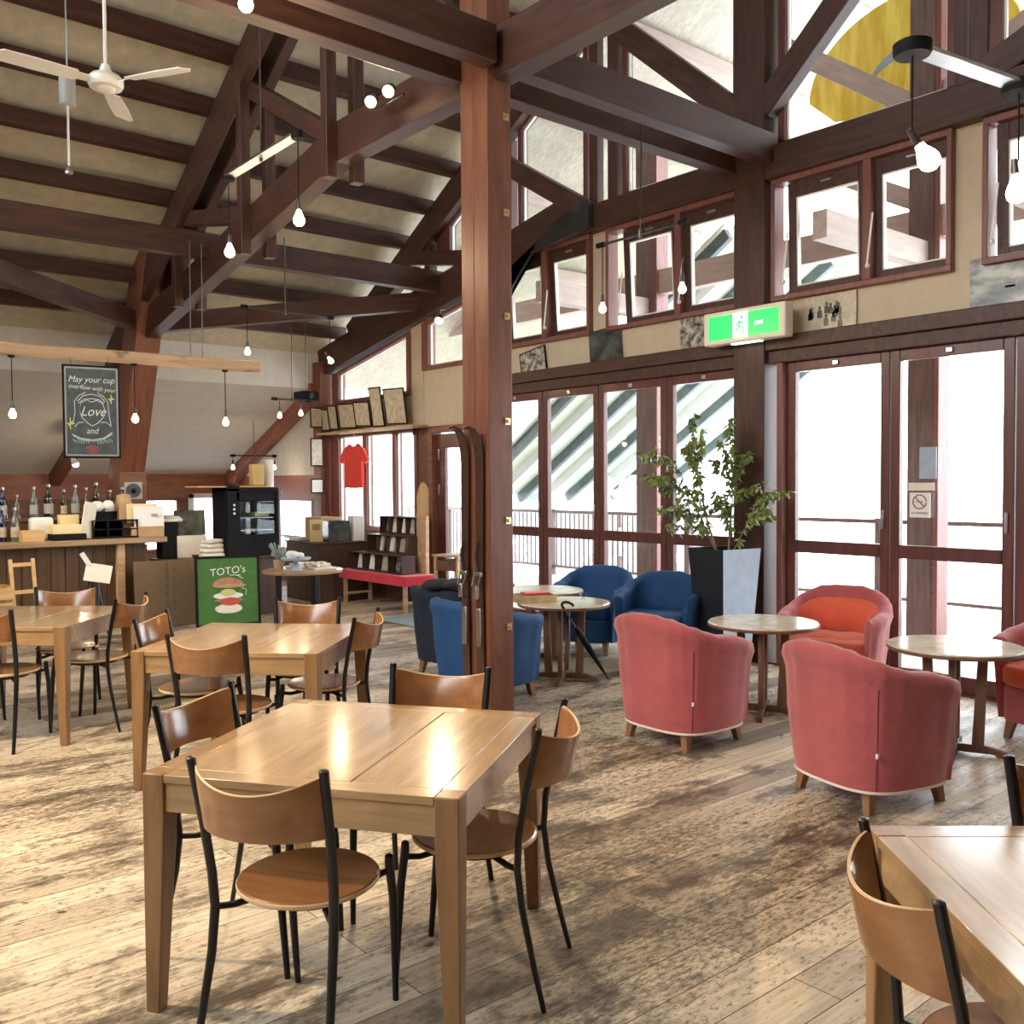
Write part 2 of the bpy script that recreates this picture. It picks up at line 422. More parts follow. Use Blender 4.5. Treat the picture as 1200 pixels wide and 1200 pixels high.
def window(n, y0, y1, z0, z1, glass, fr=.06, x=WX, dep=.10, mat='trim', bars=(), zt=None, rim=None, sash=None):
    """fixed window in the window wall; glass = list of (ya, yb) panes; zt(y) gives a sloping head"""
    w = sempty('window_%d' % n, (x, (y0 + y1) / 2, z0))
    yc = (y0 + y1) / 2
    head = zt or (lambda y: z1)
    g = sorted(glass)
    F = lambda u, v, t: Vector((t, u - yc, v - z0))
    mb = MB()
    def piece(poly, d=dep, off=0): mb.prism(poly, d, lambda u, v, t: Vector((t + off, u - yc, v - z0)))
    piece([(y0, z0), (y1, z0), (y1, z0 + fr), (y0, z0 + fr)])
    piece([(y0, head(y0) - fr), (y1, head(y1) - fr), (y1, head(y1)), (y0, head(y0))])
    edges = [y0] + [e for a in g for e in a] + [y1]
    for i in range(0, len(edges), 2):
        a, b = edges[i], edges[i + 1]
        piece([(a, z0 + fr), (b, z0 + fr), (b, head(b) - fr), (a, head(a) - fr)])
    for zb in bars: piece([(y0 + .01, zb - .025), (y1 - .01, zb - .025), (y1 - .01, zb + .025), (y0 + .01, zb + .025)], dep * .8, dep * .1)
    fo = mb.build('window_frame', mat, w, .004)
    if rim:
        for a, b in g:
            r = MB()
            t = .018
            for poly in ([(a, z0 + fr), (a + t, z0 + fr), (a + t, head(a + t) - fr), (a, head(a) - fr)],
                         [(b - t, z0 + fr), (b, z0 + fr), (b, head(b) - fr), (b - t, head(b - t) - fr)],
                         [(a, z0 + fr), (b, z0 + fr), (b, z0 + fr + t), (a, z0 + fr + t)],
                         [(a, head(a) - fr - t), (b, head(b) - fr - t), (b, head(b) - fr), (a, head(a) - fr)]):
                r.prism(poly, .03, lambda u, v, tt: Vector((tt + .035, u - yc, v - z0)))
            r.build('glazing_bead', rim, fo)
    for a, b in g:
        p = MB(); p.prism([(a, z0 + fr), (b, z0 + fr), (b, head(b) - fr), (a, head(a) - fr)], .006, lambda u, v, t: Vector((t + dep / 2, u - yc, v - z0)))
        tag(p.build('pane', 'glass', w), 'clear window pane')
    return w

# glazed folding door leaves
def door_leaf(n, y0, y1, a, b):
    d = sempty('door_%d' % n, (WX, (y0 + y1) / 2, 0)); yc = (y0 + y1) / 2
    mb = MB()
    def bx(ya, yb, za, zb, x0=.02, t=.06): mb.box((x0 + t / 2, (ya + yb) / 2 - yc, (za + zb) / 2), (t, yb - ya, zb - za))
    bx(y0, a, .01, 2.60); bx(b, y1, .01, 2.60)
    bx(a, b, 2.515, 2.60); bx(a, b, .98, 1.085); bx(a, b, .01, .13)
    mb.build('door_frame', 'trim', d, .006)
    for za, zb in ((1.085, 2.515), (.13, .98)):
        MB().box((.05, (a + b) / 2 - yc, (za + zb) / 2), (.006, b - a, zb - za)).build('pane', 'glass', d)
    mb = MB(); mb.box((.008, y0 - yc + .045, 1.28), (.018, .022, .15)); mb.build('door_handle', 'steel', d, .003)
    mb = MB(); mb.box((.010, 0, 2.557), (.018, .05, .035)); mb.build('catch', 'steel', d, .003)
    return d
leaves = [(2.86, 3.785, 2.94, 3.71), (3.795, 4.72, 3.87, 4.64), (5.15, 6.065, 5.23, 5.99), (6.075, 6.99, 6.15, 6.92), (7.0, 7.865, 7.075, 7.79), (7.875, 8.78, 7.95, 8.70), (1.92, 2.85, 2.0, 2.78), (.98, 1.91, 1.06, 1.84)]
for i, l in enumerate(leaves): door_leaf(i + 1, *l)
# door jamb trims and header
struct(B('trim_3', 'redtrim', (WX + .02, 4.755, 1.30), (.13, .06, 2.60), bevel=.01))
struct(B('trim_4', 'beam', (WX + .05, 4.05, 2.655), (.16, 9.6, .11), bevel=.008))
struct(B('trim_5', 'beam', (WX + .03, 4.05, 2.77), (.20, 9.6, .12), bevel=.008))
struct(B('trim_6', 'beam', (WX + .06, 8.84, 1.30), (.18, .14, 2.60), bevel=.008))
# beige boards
wallX('wall_window', WX + .04, -2.9, 8.9, 2.83, 3.13, 'beige', .08)
for i, (a, b) in enumerate(((6.84, 7.08), (3.08, 3.30), (8.55, 8.92), (-2.9, 1.55), (1.55, 1.6))):
    wallX('wall_window_strip_%s' % 'abcde'[i], WX + .035, a, b, 3.13, 4.17, 'beige', .08)
wallX('wall_window_low', WX + .04, -2.9, .96, 0, 2.83, 'darkwall', .08)
wallX('wall_window_door_side', WX + .04, 8.9, 10.42, 2.30, 3.04, 'beige', .08)
wallX('wall_window_door_pier', WX + .03, 10.03, 10.34, 0, 2.30, 'darkwall', .08)
wallX('wall_window_pier', WX + .03, 10.20, 10.48, 2.30, 3.75, 'beige', .08)
wallX('wall_window_corner_low', WX + .02, 10.34, 12.7, 0, .92, 'darkwall', .1)
wallX('wall_window_bay_band', WX + .04, 10.40, 12.7, 2.32, 2.76, 'beige', .08)
# clerestory windows with awning sashes
def clerestory(n, y0, y1, panes, tilt):
    w = sempty('window_%d' % n, (WX, (y0 + y1) / 2, 3.13)); yc = (y0 + y1) / 2; z0, z1 = 3.13, 4.17
    mb = MB()
    def bx(ya, yb, za, zb, x0=-.03, t=.15): mb.box((x0 + t / 2, (ya + yb) / 2 - yc, (za + zb) / 2 - z0), (t, yb - ya, zb - za))
    bx(y0, y1, z0, z0 + .045); bx(y0, y1, z1 - .05, z1)
    bx(y0, y0 + .04, z0 + .045, z1 - .05); bx(y1 - .04, y1, z0 + .045, z1 - .05)
    mid = (panes[0][1] + panes[1][0]) / 2
    bx(mid - .035, mid + .035, z0 + .045, z1 - .05)
    mb.build('window_frame', 'redtrim', w, .005)
    for k, (a, b) in enumerate(panes):
        ya, yb = max(a - .085, y0 + .035), min(b + .085, y1 - .035)
        m = Matrix.Rotation(R(tilt[k]), 4, 'Y')
        top = z1 - .055
        s = MB()
        def sx(u0, u1, v0, v1):
            c = Vector((.05, (u0 + u1) / 2 - yc, 0)); p = m @ Vector((0, 0, (v0 + v1) / 2 - top))
            s.box((c.x + p.x, c.y, p.z + top - z0), (.05, u1 - u0, v1 - v0), m.to_3x3())
        sx(ya, a, 3.185, top); sx(b, yb, 3.185, top); sx(a, b, 3.985, top); sx(a, b, 3.185, 3.24)
        so = s.build('sash', 'beam', w, .004)
        s = MB(); sx(a, b, 3.24, 3.985); 
        pz = MB(); c = m @ Vector((0, 0, (3.24 + 3.985) / 2 - top))
        pz.box((.05 + c.x, (a + b) / 2 - yc, c.z + top - z0), (.005, b - a, .745), m.to_3x3()); pz.build('pane', 'glass', so)
        s.bm.free()
        bd = MB(); t = .012
        for u0, u1, v0, v1 in ((a, a + t, 3.24, 3.985), (b - t, b, 3.24, 3.985), (a, b, 3.24, 3.252), (a, b, 3.973, 3.985)):
            p = m @ Vector((0, 0, (v0 + v1) / 2 - top)); bd.box((.04 + p.x, (u0 + u1) / 2 - yc, p.z + top - z0), (.04, u1 - u0, v1 - v0), m.to_3x3())
        bd.build('glazing_bead', 'white', so)
        st = MB(); st.tube([(-.045, yb + .0 - yc, .16), (-.02, yb - .03 - yc, .56)], .009, 6); st.sphere((-.036, yb - yc, .15), .020, 6); st.build('stay', 'white', w)
        la = MB(); la.box((.012, (a + b) / 2 - yc, .93), (.02, .10, .02)); la.build('latch', 'steel', w, .003)
    return w
clerestory(1, 5.18, 6.84, [(5.27, 5.78), (6.01, 6.56)], (-1.5, -3))
clerestory(2, 3.30, 4.86, [(3.36, 3.87), (4.07, 4.64)], (-1.5, -1.5))
clerestory(3, 7.08, 8.55, [(7.17, 7.68), (7.90, 8.42)], (-3.5, -3))
clerestory(4, 1.60, 3.08, [(1.70, 2.15), (2.36, 2.92)], (-1.5, -1.5))
# gable glazing above the tie beam
def gz(y): return rt(y) - .36
def ghead(y): return gz(y)
gl = [(3.27, 4.83, (3.37, 4.76)), (5.22, 6.66, (5.30, 6.60)), (7.16, 8.28, (7.22, 8.22)), (1.45, 3.06, (1.52, 2.98))]
for i, (a, b, g) in enumerate(gl):
    window(5 + i, a, b, 4.44, 0, [g], .05, WX + .03, .10, 'trim', (), lambda y: ghead(y), 'white')
window(9, 8.40, 9.9, 4.34, 0, [(8.47, 9.05), (9.15, 9.6)], .05, WX + .03, .10, 'trim', (), lambda y: ghead(y), 'white')
# small gable lights under the sloping tie, above door and shelf
sl = lambda y: 4.22 - .19 * max(0, y - 7.3)
window(10, 8.95, 10.20, 3.04, 0, [(9.05, 10.05)], .05, WX, .12, 'redtrim', (), lambda y: sl(y) - .02, 'white')
window(11, 10.48, 12.55, 2.75, 0, [(10.56, 12.36)], .05, WX, .12, 'redtrim', (), lambda y: sl(y) - .02, 'white')
window(12, 10.34, 12.55, .92, 2.32, [(10.40, 10.84), (10.93, 11.60), (11.70, 12.38)], .05, WX, .12, 'redtrim', (), None, 'white')
window(13, 13.2, 14.55, .50, 1.36, [(13.26, 14.49)], .05, WX, .1, 'redtrim', (.73,))
wfar = []
def windowY(n, x0, x1, z0, z1, y, mat, fr):
    w = sempty('window_%d' % n, ((x0 + x1) / 2, y, z0)); xc = (x0 + x1) / 2; H = z1 - z0; W = x1 - x0
    mb = MB(); mb.box((0, .05, fr / 2), (W, .12, fr)); mb.box((0, .05, H - fr / 2), (W, .12, fr))
    mb.box((-W / 2 + fr / 2, .05, H / 2), (fr, .12, H)); mb.box((W / 2 - fr / 2, .05, H / 2), (fr, .12, H))
    mb.build('window_frame', mat, w, .006)
    MB().box((0, .06, H / 2), (W - 2 * fr, .006, H - 2 * fr)).build('pane', 'glass', w)
windowY(14, 5.2, 5.97, .45, 1.36, 16.0, 'redtrim', .05)
windowY(15, 6.12, 6.85, .45, 1.43, 15.97, 'white', .09)
# entrance door behind the skis
d = sempty('door_9', (WX, 9.55, 0))
mb = MB(); mb.box((.05, .44, 1.13), (.16, .08, 2.26)); mb.box((.05, -.60, 1.13), (.16, .08, 2.26)); mb.box((.05, -.08, 2.27), (.16, 1.12, .08)); mb.build('door_jamb', 'post', d, .008)
mb = MB(); mb.box((.07, .30, 1.11), (.05, .18, 2.20)); mb.box((.07, -.50, 1.11), (.05, .12, 2.20)); mb.box((.07, -.10, 2.12), (.05, .64, .18)); mb.box((.07, -.10, .16), (.05, .64, .30)); mb.build('door_frame', 'trim', d, .006)
MB().box((.07, -.12, 1.16), (.006, .66, 1.74)).build('pane', 'glass', d)
mb = MB(); mb.box((.035, .33, 1.95), (.012, .03, .14)); mb.box((.035, .33, 1.50), (.012, .03, .14)); mb.build('hinge', 'steel', d, .003)
mb = MB(); mb.tube([(.035, -.42, 1.0), (-.02, -.42, 1.0), (-.02, -.42, 1.12), (.035, -.42, 1.12)], .010, 8); mb.build('door_handle', 'steel', d)
struct(B('trim_7', 'redtrim', (WX + .02, 12.62, 1.16), (.14, .14, 2.32), bevel=.01))
struct(B('baseboard_window', 'beam', (WX + .05, 5.0, .0), (.2, 7.9, .03)))

# ------------------------------------------------------------------ timber frame
def bolts(o, pts, size=.05, axis='y', mat='brass'):
    """square washers with a bolt head, each a part of the timber it is screwed into"""
    for p in pts:
        mb = MB()
        if axis == 'y': mb.box((p[0], p[1] - .004, p[2]), (size, .008, size)); mb.tube([(p[0], p[1], p[2]), (p[0], p[1] - .022, p[2])], .012, 6)
        elif axis == 'x': mb.box((p[0] - .004, p[1], p[2]), (.008, size, size)); mb.tube([(p[0], p[1], p[2]), (p[0] - .022, p[1], p[2])], .012, 6)
        else: mb.box((p[0], p[1], p[2] - .004), (size, size, .008)); mb.tube([(p[0], p[1], p[2]), (p[0], p[1], p[2] - .02)], .012, 6)
        b = mb.build('bolt', mat, o); 
    return o
pt = thing('timber_post', 'big red-brown timber post with brass bolts standing in the middle of the room', 'post', (4.0, 5.05, 0))
o = beam('post_leaf', (0, 0, 0), (0, 0, 8.15), .20, .14, 'post', parent=pt); o.location = (0, -.08, 0)
o.matrix_local = Matrix.Translation((0, -.08, 0)) @ Matrix.Rotation(R(-90), 4, 'Y') @ Matrix.Rotation(R(90), 4, 'X')
o2 = MB().box((4.07, 0, 0), (8.14, .14, .19)).build('post_leaf', 'post', pt, .006)
o2.matrix_local = Matrix.Translation((0, .08, 0)) @ Matrix.Rotation(R(-90), 4, 'Y')
bpy.data.objects.remove(o)
o1 = MB().box((4.07, 0, 0), (8.14, .15, .20)).build('post_leaf', 'post', pt, .006)
o1.matrix_local = Matrix.Translation((0, -.075, 0)) @ Matrix.Rotation(R(-90), 4, 'Y')
bolts(pt, [(.055, -.15, z) for z in (.62, 1.337, 2.002, 2.703, 3.389, 4.02)], .045)
def post(name, x, y, wx, wy, z0, z1, mat, label, group=None):
    o = MB().box(((z0 + z1) / 2, 0, 0), (z1 - z0, wy, wx)).build(name, mat, None, .008)
    o.matrix_world = Matrix.Translation((x, y, 0)) @ Matrix.Rotation(R(-90), 4, 'Y')
    return tag(o, label, 'post', group)
post('timber_post', WX + .02, 5.04, .22, .32, 0, 8.1, 'beam', 'dark timber post of the glass wall behind the potted tree and exit sign')
post('timber_post', WX - .02, 12.76, .26, .22, 0, 3.4, 'post', 'red corner post beside the shelf of certificates')
post('timber_post', WX + .06, 3.19, .08, .24, 4.40, 6.8, 'beam', 'short dark upright between the high gable panes on the right')
post('timber_post', WX + .06, 6.78, .10, .13, 4.40, 7.0, 'beam', 'right upright of the close pair in the gable glazing')
post('timber_post', WX + .06, 7.05, .10, .12, 4.40, 6.9, 'beam', 'left upright of the close pair in the gable glazing')
# tie beams
def cb1(y): return 4.41 - .19 * max(0, y - 7.0)
o = beam('tie_beam', (4.035, 7.0, 4.41), (4.035, -1.5, 4.41), .16, .33, 'beam', 'heavy dark tie beam running overhead from the bolted middle post towards the viewer')
o = beam('tie_beam', (4.035, 6.99, 4.41), (4.035, 12.7, cb1(12.7)), .16, .33, 'beam', 'heavy dark tie beam sloping down from the middle post to the counter side')
o = beam('tie_beam', (WX + .0, 7.4, 4.305), (WX + .0, -2.8, 4.305), .16, .27, 'beam', 'dark level tie beam over the opening windows of the glass wall')
bolts(bpy.context.scene.collection.objects[-1] if False else o, [], .05)
dm = []
mb = MB()
o = beam('tie_beam', (WX, 7.3, 4.43), (WX, 12.8, 4.43 - .19 * 5.5), .16, .40, 'beam', 'dark sloping tie beam over the certificate shelf windows')
# curved knee piece below the gable tie
mb = MB(); pl = [(6.95, 4.46)] + [(6.95 + t * .16, 4.46 - .011 * t * t) for t in range(1, 10)]
poly = pl + [(8.39, 4.02 - .10), (8.0, 4.09), (6.95, 4.19)]
mb.prism(poly, .07, lambda u, v, w: Vector((WX - .16 + w, u, v)))
tag(mb.build('curved_bracket', 'darksteel'), 'black curved bracket piece under the gable beam right of the middle post', 'bracket')
for y, lab in ((4.86, 'nearer of the two parallel beams from the middle post to the glass wall'), (5.25, 'farther of the two parallel beams from the middle post to the glass wall')):
    beam('cross_beam', (4.1, y, 4.42), (WX - .02, y, 4.42), .14, .24, 'beam', lab)
for y, lab in ((4.86, 'nearer of the two parallel beams running left from the middle post'), (5.25, 'farther of the two parallel beams running left from the middle post')):
    beam('cross_beam', (-4.9, y, 4.42), (3.9, y, 4.42), .14, .24, 'beam', lab)
beam('cross_beam', (-4.9, 9.72, 4.06), (WX + .02, 9.72, 4.09), .14, .26, 'beam', 'long level cross beam over the counter side crossing the sloping tie beams')
beam('cross_beam', (4.1, 11.75, 3.56), (WX + .02, 10.12, 3.93), .16, .22, 'beam', 'slanting beam from the leaning column to the certificate shelf wall')
beam('cross_beam', (3.9, 11.75, 3.56), (1.0, 10.15, 3.93), .16, .22, 'beam', 'slanting beam from the leaning column to the left edge of the room')
# rafters (double leaves as one timber each)
def rafter(x, lab, near=True, y1=12.95, h=.32, w=.10):
    for s in (-1, 1):
        beam('rafter', (x + .03 + s * .12, RIDGE, rt(RIDGE) - h / 2 - .03), (x + .03 + s * .12, y1, rt(y1) - h / 2 - .03), w, h, 'beam', lab % ('left' if s < 0 else 'right'))
rafter(4.0, '%s plank of the double rafter above the middle post row')
for x, lab in ((1.0, 'rafter of the roof truss left of the middle post row'), ):
    beam('rafter', (x, RIDGE, rt(RIDGE) - .19), (x, 12.95, rt(12.95) - .19), .2, .32, 'beam', lab)
    beam('tie_beam', (x, 7.0, 4.41), (x, 12.7, cb1(12.7)), .2, .3, 'beam', 'tie beam of the roof truss left of the middle post row')
beam('rafter', (WX, RIDGE, rt(RIDGE) - .19), (WX, 11.9, rt(11.9) - .19), .16, .34, 'beam', 'gable rafter over the left part of the glass wall')
beam('rafter', (WX, RIDGE, rt(RIDGE) - .19), (WX, -2.9, rt(-2.9) - .19), .16, .34, 'beam', 'gable rafter over the right part of the glass wall')
for s in (-1, 1):
    beam('rafter', (4.0 + s * .14, RIDGE, rt(RIDGE) - .19), (4.0 + s * .14, -2.9, rt(-2.9) - .19), .10, .32, 'beam', '%s plank of the near-slope rafter over the viewer' % ('left' if s < 0 else 'right'))
# truss uprights, in pairs that clasp the tie beam
def uprights(x, y, z0, z1, where):
    for s, n in ((-1, 'left'), (1, 'right')):
        beam('truss_upright', (x + .035 + s * .13, y, z0), (x + .035 + s * .13, y, z1), .10, .10, 'beam', '%s upright of the pair %s' % (n, where))
uprights(4.0, 7.0, cb1(7.0) - .30, rt(7.0) - .1, 'clasping the sloping tie beam nearest the middle post')
uprights(4.0, 8.66, cb1(8.66) - .30, rt(8.66) - .1, 'clasping the sloping tie beam behind the hanging lamp bar')
uprights(4.0, 10.4, cb1(10.4) - .22, rt(10.4) - .1, 'clasping the sloping tie beam above the chalkboard')
beam('truss_brace', (4.0, 7.1, 4.5), (4.0, 8.66, rt(8.66) - .35), .12, .16, 'beam', 'diagonal truss brace rising left from the first pair of uprights')
beam('truss_brace', (4.0, 8.76, 4.2), (4.0, 10.3, rt(10.3) - .3), .12, .16, 'beam', 'short diagonal truss brace beside the hanging lamp bar')
beam('truss_brace', (4.0, 5.2, 4.6), (4.0, 6.95, rt(6.95) - .35), .12, .16, 'beam', 'diagonal truss brace rising left from the middle post')
beam('truss_brace', (WX - .02, 5.15, 4.78), (WX - .02, 7.0, rt(7.0) - .26), .13, .22, 'beam', 'gable brace rising left from the glass wall post')
beam('truss_brace', (WX - .02, 4.93, 4.78), (WX - .02, 3.1, rt(3.1) - .26), .13, .22, 'beam', 'gable brace rising right from the glass wall post')
beam('truss_brace', (WX - .02, 7.02, 4.36), (WX - .02, 8.8, rt(8.8) - .2), .13, .20, 'beam', 'gable brace right behind the middle post')
beam('truss_brace', (WX - .02, 8.9, 4.25), (WX - .02, 10.3, rt(10.3) - .3), .13, .18, 'beam', 'gable brace left behind the middle post')
beam('truss_brace', (WX - .02, 3.1, 4.45), (WX - .02, 1.2, rt(1.2) - .36), .13, .22, 'beam', 'gable brace at the right edge behind the black lamp bar')
beam('truss_upright', (WX + .02, 8.72, 3.9), (WX + .02, 8.72, rt(8.72) - .3), .12, .12, 'beam', 'upright in the gable just left of the middle post')
beam('truss_upright', (WX + .02, 10.0, 3.7), (WX + .02, 10.0, rt(10.0) - .3), .12, .12, 'beam', 'short upright in the gable above the entrance door')
beam('truss_brace', (3.9, 5.04, 5.6), (WX - .1, 5.04, 7.2), .12, .2, 'beam', 'high brace between the middle post and the gable')
# leaning column at the counter side and the two lean-to rafters
col = beam('leaning_column', (4.0, 13.25, .0), (4.0, 11.43, 4.45), .30, .46, 'post', 'massive red-brown leaning column behind the chalkboard', 'post')
beam('lean_to_rafter', (4.0, 12.75, 3.02), (4.0, 16.0, 1.66), .16, .18, 'post', 'sloping lean-to rafter behind the chalkboard', 'beam')
beam('lean_to_rafter', (WX - .12, 12.8, 3.00), (WX - .12, 16.0, 1.66), .2, .2, 'redwood', 'sloping lean-to rafter above the display case', 'beam')
# roof purlins
k = 0
ys = [12.35, 11.78, 11.21, 10.64, 10.07, 9.50, 8.93, 8.36, 7.79, 7.22, 6.65, 6.08, 5.51]
for i, y in enumerate([q - .12 for q in ys]):
    beam('purlin', (-5, y, rt(y) + .075), (WX + .04, y, rt(y) + .075), .12, .17, 'beam', 'dark roof purlin, %s row up from the counter-side eave' % ordinal(i), 'beam', 'roof purlins over the counter side', .004)
ys2 = [4.5, 3.9, 3.3, 2.7]
for i, y in enumerate(ys2):
    beam('purlin', (-5, y, rt(y) + .075), (WX + .04, y, rt(y) + .075), .12, .17, 'beam', 'dark roof purlin on the near slope, %s below the ridge' % ordinal(i), 'beam', 'roof purlins over the viewer', .004)

# ------------------------------------------------------------------ dining tables and chairs
def make_table(label, loc, rz, size=1.0):
    t = thing('dining_table', label, 'table', loc, rz, 'square oak dining tables')
    h = size / 2; H = .73; lw = .072
    mb = MB()
    for x0, x1 in ((-h + .075, .144), (.149, h - .075)):       # inner boards, with the open joint
        mb.box(((x0 + x1) / 2, 0, H - .0125), (x1 - x0, size - .15, .025))
    top = mb.build('tabletop', 'table_y', t, .002)
    for s in (-1, 1):
        e = MB().box((0, s * (h - .0375), H - .0125), (size - .146, .073, .025)).build('edge_board', 'table', t, .002)
        e = MB().box((s * (h - .0375), 0, H - .0125), (.073, size - .146, .025)).build('edge_board', 'table_y', t, .002)
        MB().box((0, s * (h - .022), H - .025 - .046), (size - .13, .022, .09)).build('apron', 'table', t, .003)
        MB().box((s * (h - .022), 0, H - .025 - .046), (.022, size - .13, .09)).build('apron', 'table', t, .003)
    for sx in (-1, 1):
        for sy in (-1, 1):
            mb = MB(); c = (sx * (h - lw / 2), sy * (h - lw / 2))
            mb.loft([[Vector((c[0] + a * lw / 2 * k + sx * lw / 2 * (1 - k), c[1] + b * lw / 2 * k + sy * lw / 2 * (1 - k), z)) for a, b in ((-1, -1), (1, -1), (1, 1), (-1, 1))]
                     for z, k in ((0, .62), (.52, .97), (.60, 1), (H + .001, 1))])
            mb.build('leg', 'table_leg', t, .004)
    return t
T1 = (1.642, 2.76); T2 = (2.312, 5.012); T3 = (1.533, 6.85); T4 = (2.235, .53)
tb = make_table('square oak dining table nearest the viewer, its top with one open joint', (*T1, 0), R(-54.5))
dup(tb, (*T2, 0), R(-46), 'square oak dining table between the green burger board and the nearest table')
dup(tb, (*T3, 0), R(-41.5), 'square oak dining table cut by the left edge, in front of the counter')
dup(tb, (*T4, 0), R(-41), 'square dining table with pale daylight on its top, cut by the bottom right corner')

def make_chair():
    c = thing('dining_chair', 'x', 'chair')
    # round seat
    mb = MB(); mb.lathe([(.0, .432), (.155, .432), (.190, .437), (.203, .447), (.205, .454), (.198, .460), (.12, .456), (.0, .455)], n=40)
    s = mb.build('seat', 'chair_wood', c)
    mb = MB(); mb.lathe([(.200, .441), (.2058, .446), (.2064, .450), (.2058, .4545), (.2035, .457), (.204, .450), (.199, .441)], n=40)
    mb.build('seat_edge', 'chair_edge', s)
    # bent plywood backrest
    mb = MB(); n = 22; t = .010
    rings = []
    for i in range(n + 1):
        u = -1 + 2 * i / n
        x = .192 * u; b = (1 - u * u)
        y = -.222 - .095 * b ** .8
        zt = .838 - .040 * b; zb = .668 - .0 * b + .012 * (1 - b) * 0
        slant = .035
        tx = Vector((1, .19 * u * .95 / .192 * 1.0, 0)).normalized(); nrm = Vector((-tx.y, tx.x, 0))
        rr = []
        for z, off in ((zb, 0), (zt - .008, 0), (zt, -.5), (zt, .5), (zt - .008, 1), (zb, 1)):
            kk = (z - .668) / .17
            o_ = -t / 2 + t * (off if off in (0, 1) else .5 + off * .4)
            rr.append(Vector((x, y - slant * kk, z)) + nrm * (o_))
        rings.append(rr)
    mb.loft(rings); bk = mb.build('backrest', 'chair_wood', c, 0, ang=50)
    mb = MB(); rings = []
    for i in range(n + 1):
        u = -1 + 2 * i / n; x = .192 * u; b = (1 - u * u); y = -.222 - .095 * b ** .8 - .035 * (.838 - .04 * b - .668) / .17
        z = .838 - .040 * b
        rings.append([Vector((x, y - .0035, z - .002)), Vector((x, y + .0035, z - .002)), Vector((x, y + .0035, z + .0015)), Vector((x, y - .0035, z + .0015))])
    mb.loft(rings).build('top_edge', 'chair_edge', bk)
    # rear legs run up to hold the backrest
    for s in (-1, 1):
        P = [(.205, -.275, .0), (.198, -.245, .12), (.188, -.205, .30), (.186, -.190, .42), (.190, -.196, .52), (.196, -.222, .67), (.203, -.262, .85), (.203, -.264, .862)]
        mb = MB(); pts = []
        for i in range(len(P) - 1):
            for k in range(3):
                f = k / 3; pts.append(tuple(P[i][j] * (1 - f) + P[i + 1][j] * f for j in range(3)))
        pts.append(P[-1]); pts = [(s * a, b, z) for a, b, z in pts]
        rr = [.0105 + .004 * min(1, z / .4) for _, _, z in pts]; rr[-1] = .007
        mb.tube(pts, rr, 10, .8).build('leg', 'black_metal', c)
        # front leg: its round head stands beside the seat rim
        P = [(.172, .215, .0), (.176, .205, .15), (.178, .190, .34), (.172, .178, .44), (.172, .177, .466), (.172, .177, .472)]
        mb = MB(); pts = [(s * a, b, z) for a, b, z in P]
        mb.tube(pts, [.010, .012, .014, .0145, .013, .006], 10).build('leg', 'black_metal', c)
    # ring and brackets under the seat
    mb = MB()
    ring = [(.135 * math.cos(a * PI / 10), .135 * math.sin(a * PI / 10), .423) for a in range(20)]
    rr = []
    for p in ring:
        u = Vector(p).normalized(); u.z = 0; u.normalize()
        rr.append([Vector(p) + u * .01 + Vector((0, 0, .009)), Vector(p) - u * .01 + Vector((0, 0, .009)), Vector(p) - u * .01 - Vector((0, 0, .009)), Vector(p) + u * .01 - Vector((0, 0, .009))])
    mb.loft(rr, cap=False, close=True)
    for s in (-1, 1):
        mb.tube([(s * .10, -.09, .420), (s * .15, -.150, .414), (s * .186, -.192, .420)], .010, 8)
        mb.tube([(s * .10, .09, .420), (s * .14, .14, .412), (s * .170, .176, .420)], .010, 8)
    mb.build('seat_frame', 'black_metal', c)
    return c
ch0 = make_chair(); used = [False]
G1 = 'round-seat dining chairs'
def chair(x, y, fx, fy, label):
    rz = math.atan2(fy, fx) - PI / 2
    if not used[0]:
        used[0] = True; ch0.location = (x, y, 0); ch0.rotation_euler = (0, 0, rz); tag(ch0, label, 'chair', G1); return ch0
    return dup(ch0, (x, y, 0), rz, label, G1)
chair(1.285, 2.475, .85, .53, 'round-seat bentwood chair nearest the viewer, its back turned to us')
chair(1.40, 3.05, .51, -.86, 'round-seat chair on the left side of the nearest table, its backrest shining pale')
chair(1.865, 2.435, -.585, .81, 'round-seat chair on the right side of the nearest table, backrest seen edge-on')
chair(1.99, 2.95, -.82, -.57, 'round-seat chair at the far side of the nearest table, in front of the middle post')
chair(2.00, 4.68, .76, .65, 'round-seat chair at the second table with its back to the viewer')
chair(2.04, 5.24, .72, -.69, 'round-seat chair on the left side of the second table, under the counter end')
chair(2.73, 5.31, -.59, -.81, 'round-seat chair at the far side of the second table, right of the green board')
chair(2.63, 4.85, -.64, .77, 'round-seat chair on the right side of the second table')
chair(1.88, 6.61, -.70, .71, 'round-seat chair on the right side of the table by the counter')
chair(1.84, 7.12, -.28, -.96, 'round-seat chair at the far side of the table by the counter')
chair(1.31, 6.50, .663, .749, 'round-seat chair cut by the left edge, back to the viewer at the counter table')
chair(1.16, 7.14, .749, -.663, 'round-seat chair mostly past the left edge at the counter table')
chair(1.95, .75, .74, -.675, 'round-seat chair at the bottom right table, seen from behind')
chair(2.60, .74, -.655, -.756, 'round-seat chair cut by the right edge at the far side of the pale-topped table')

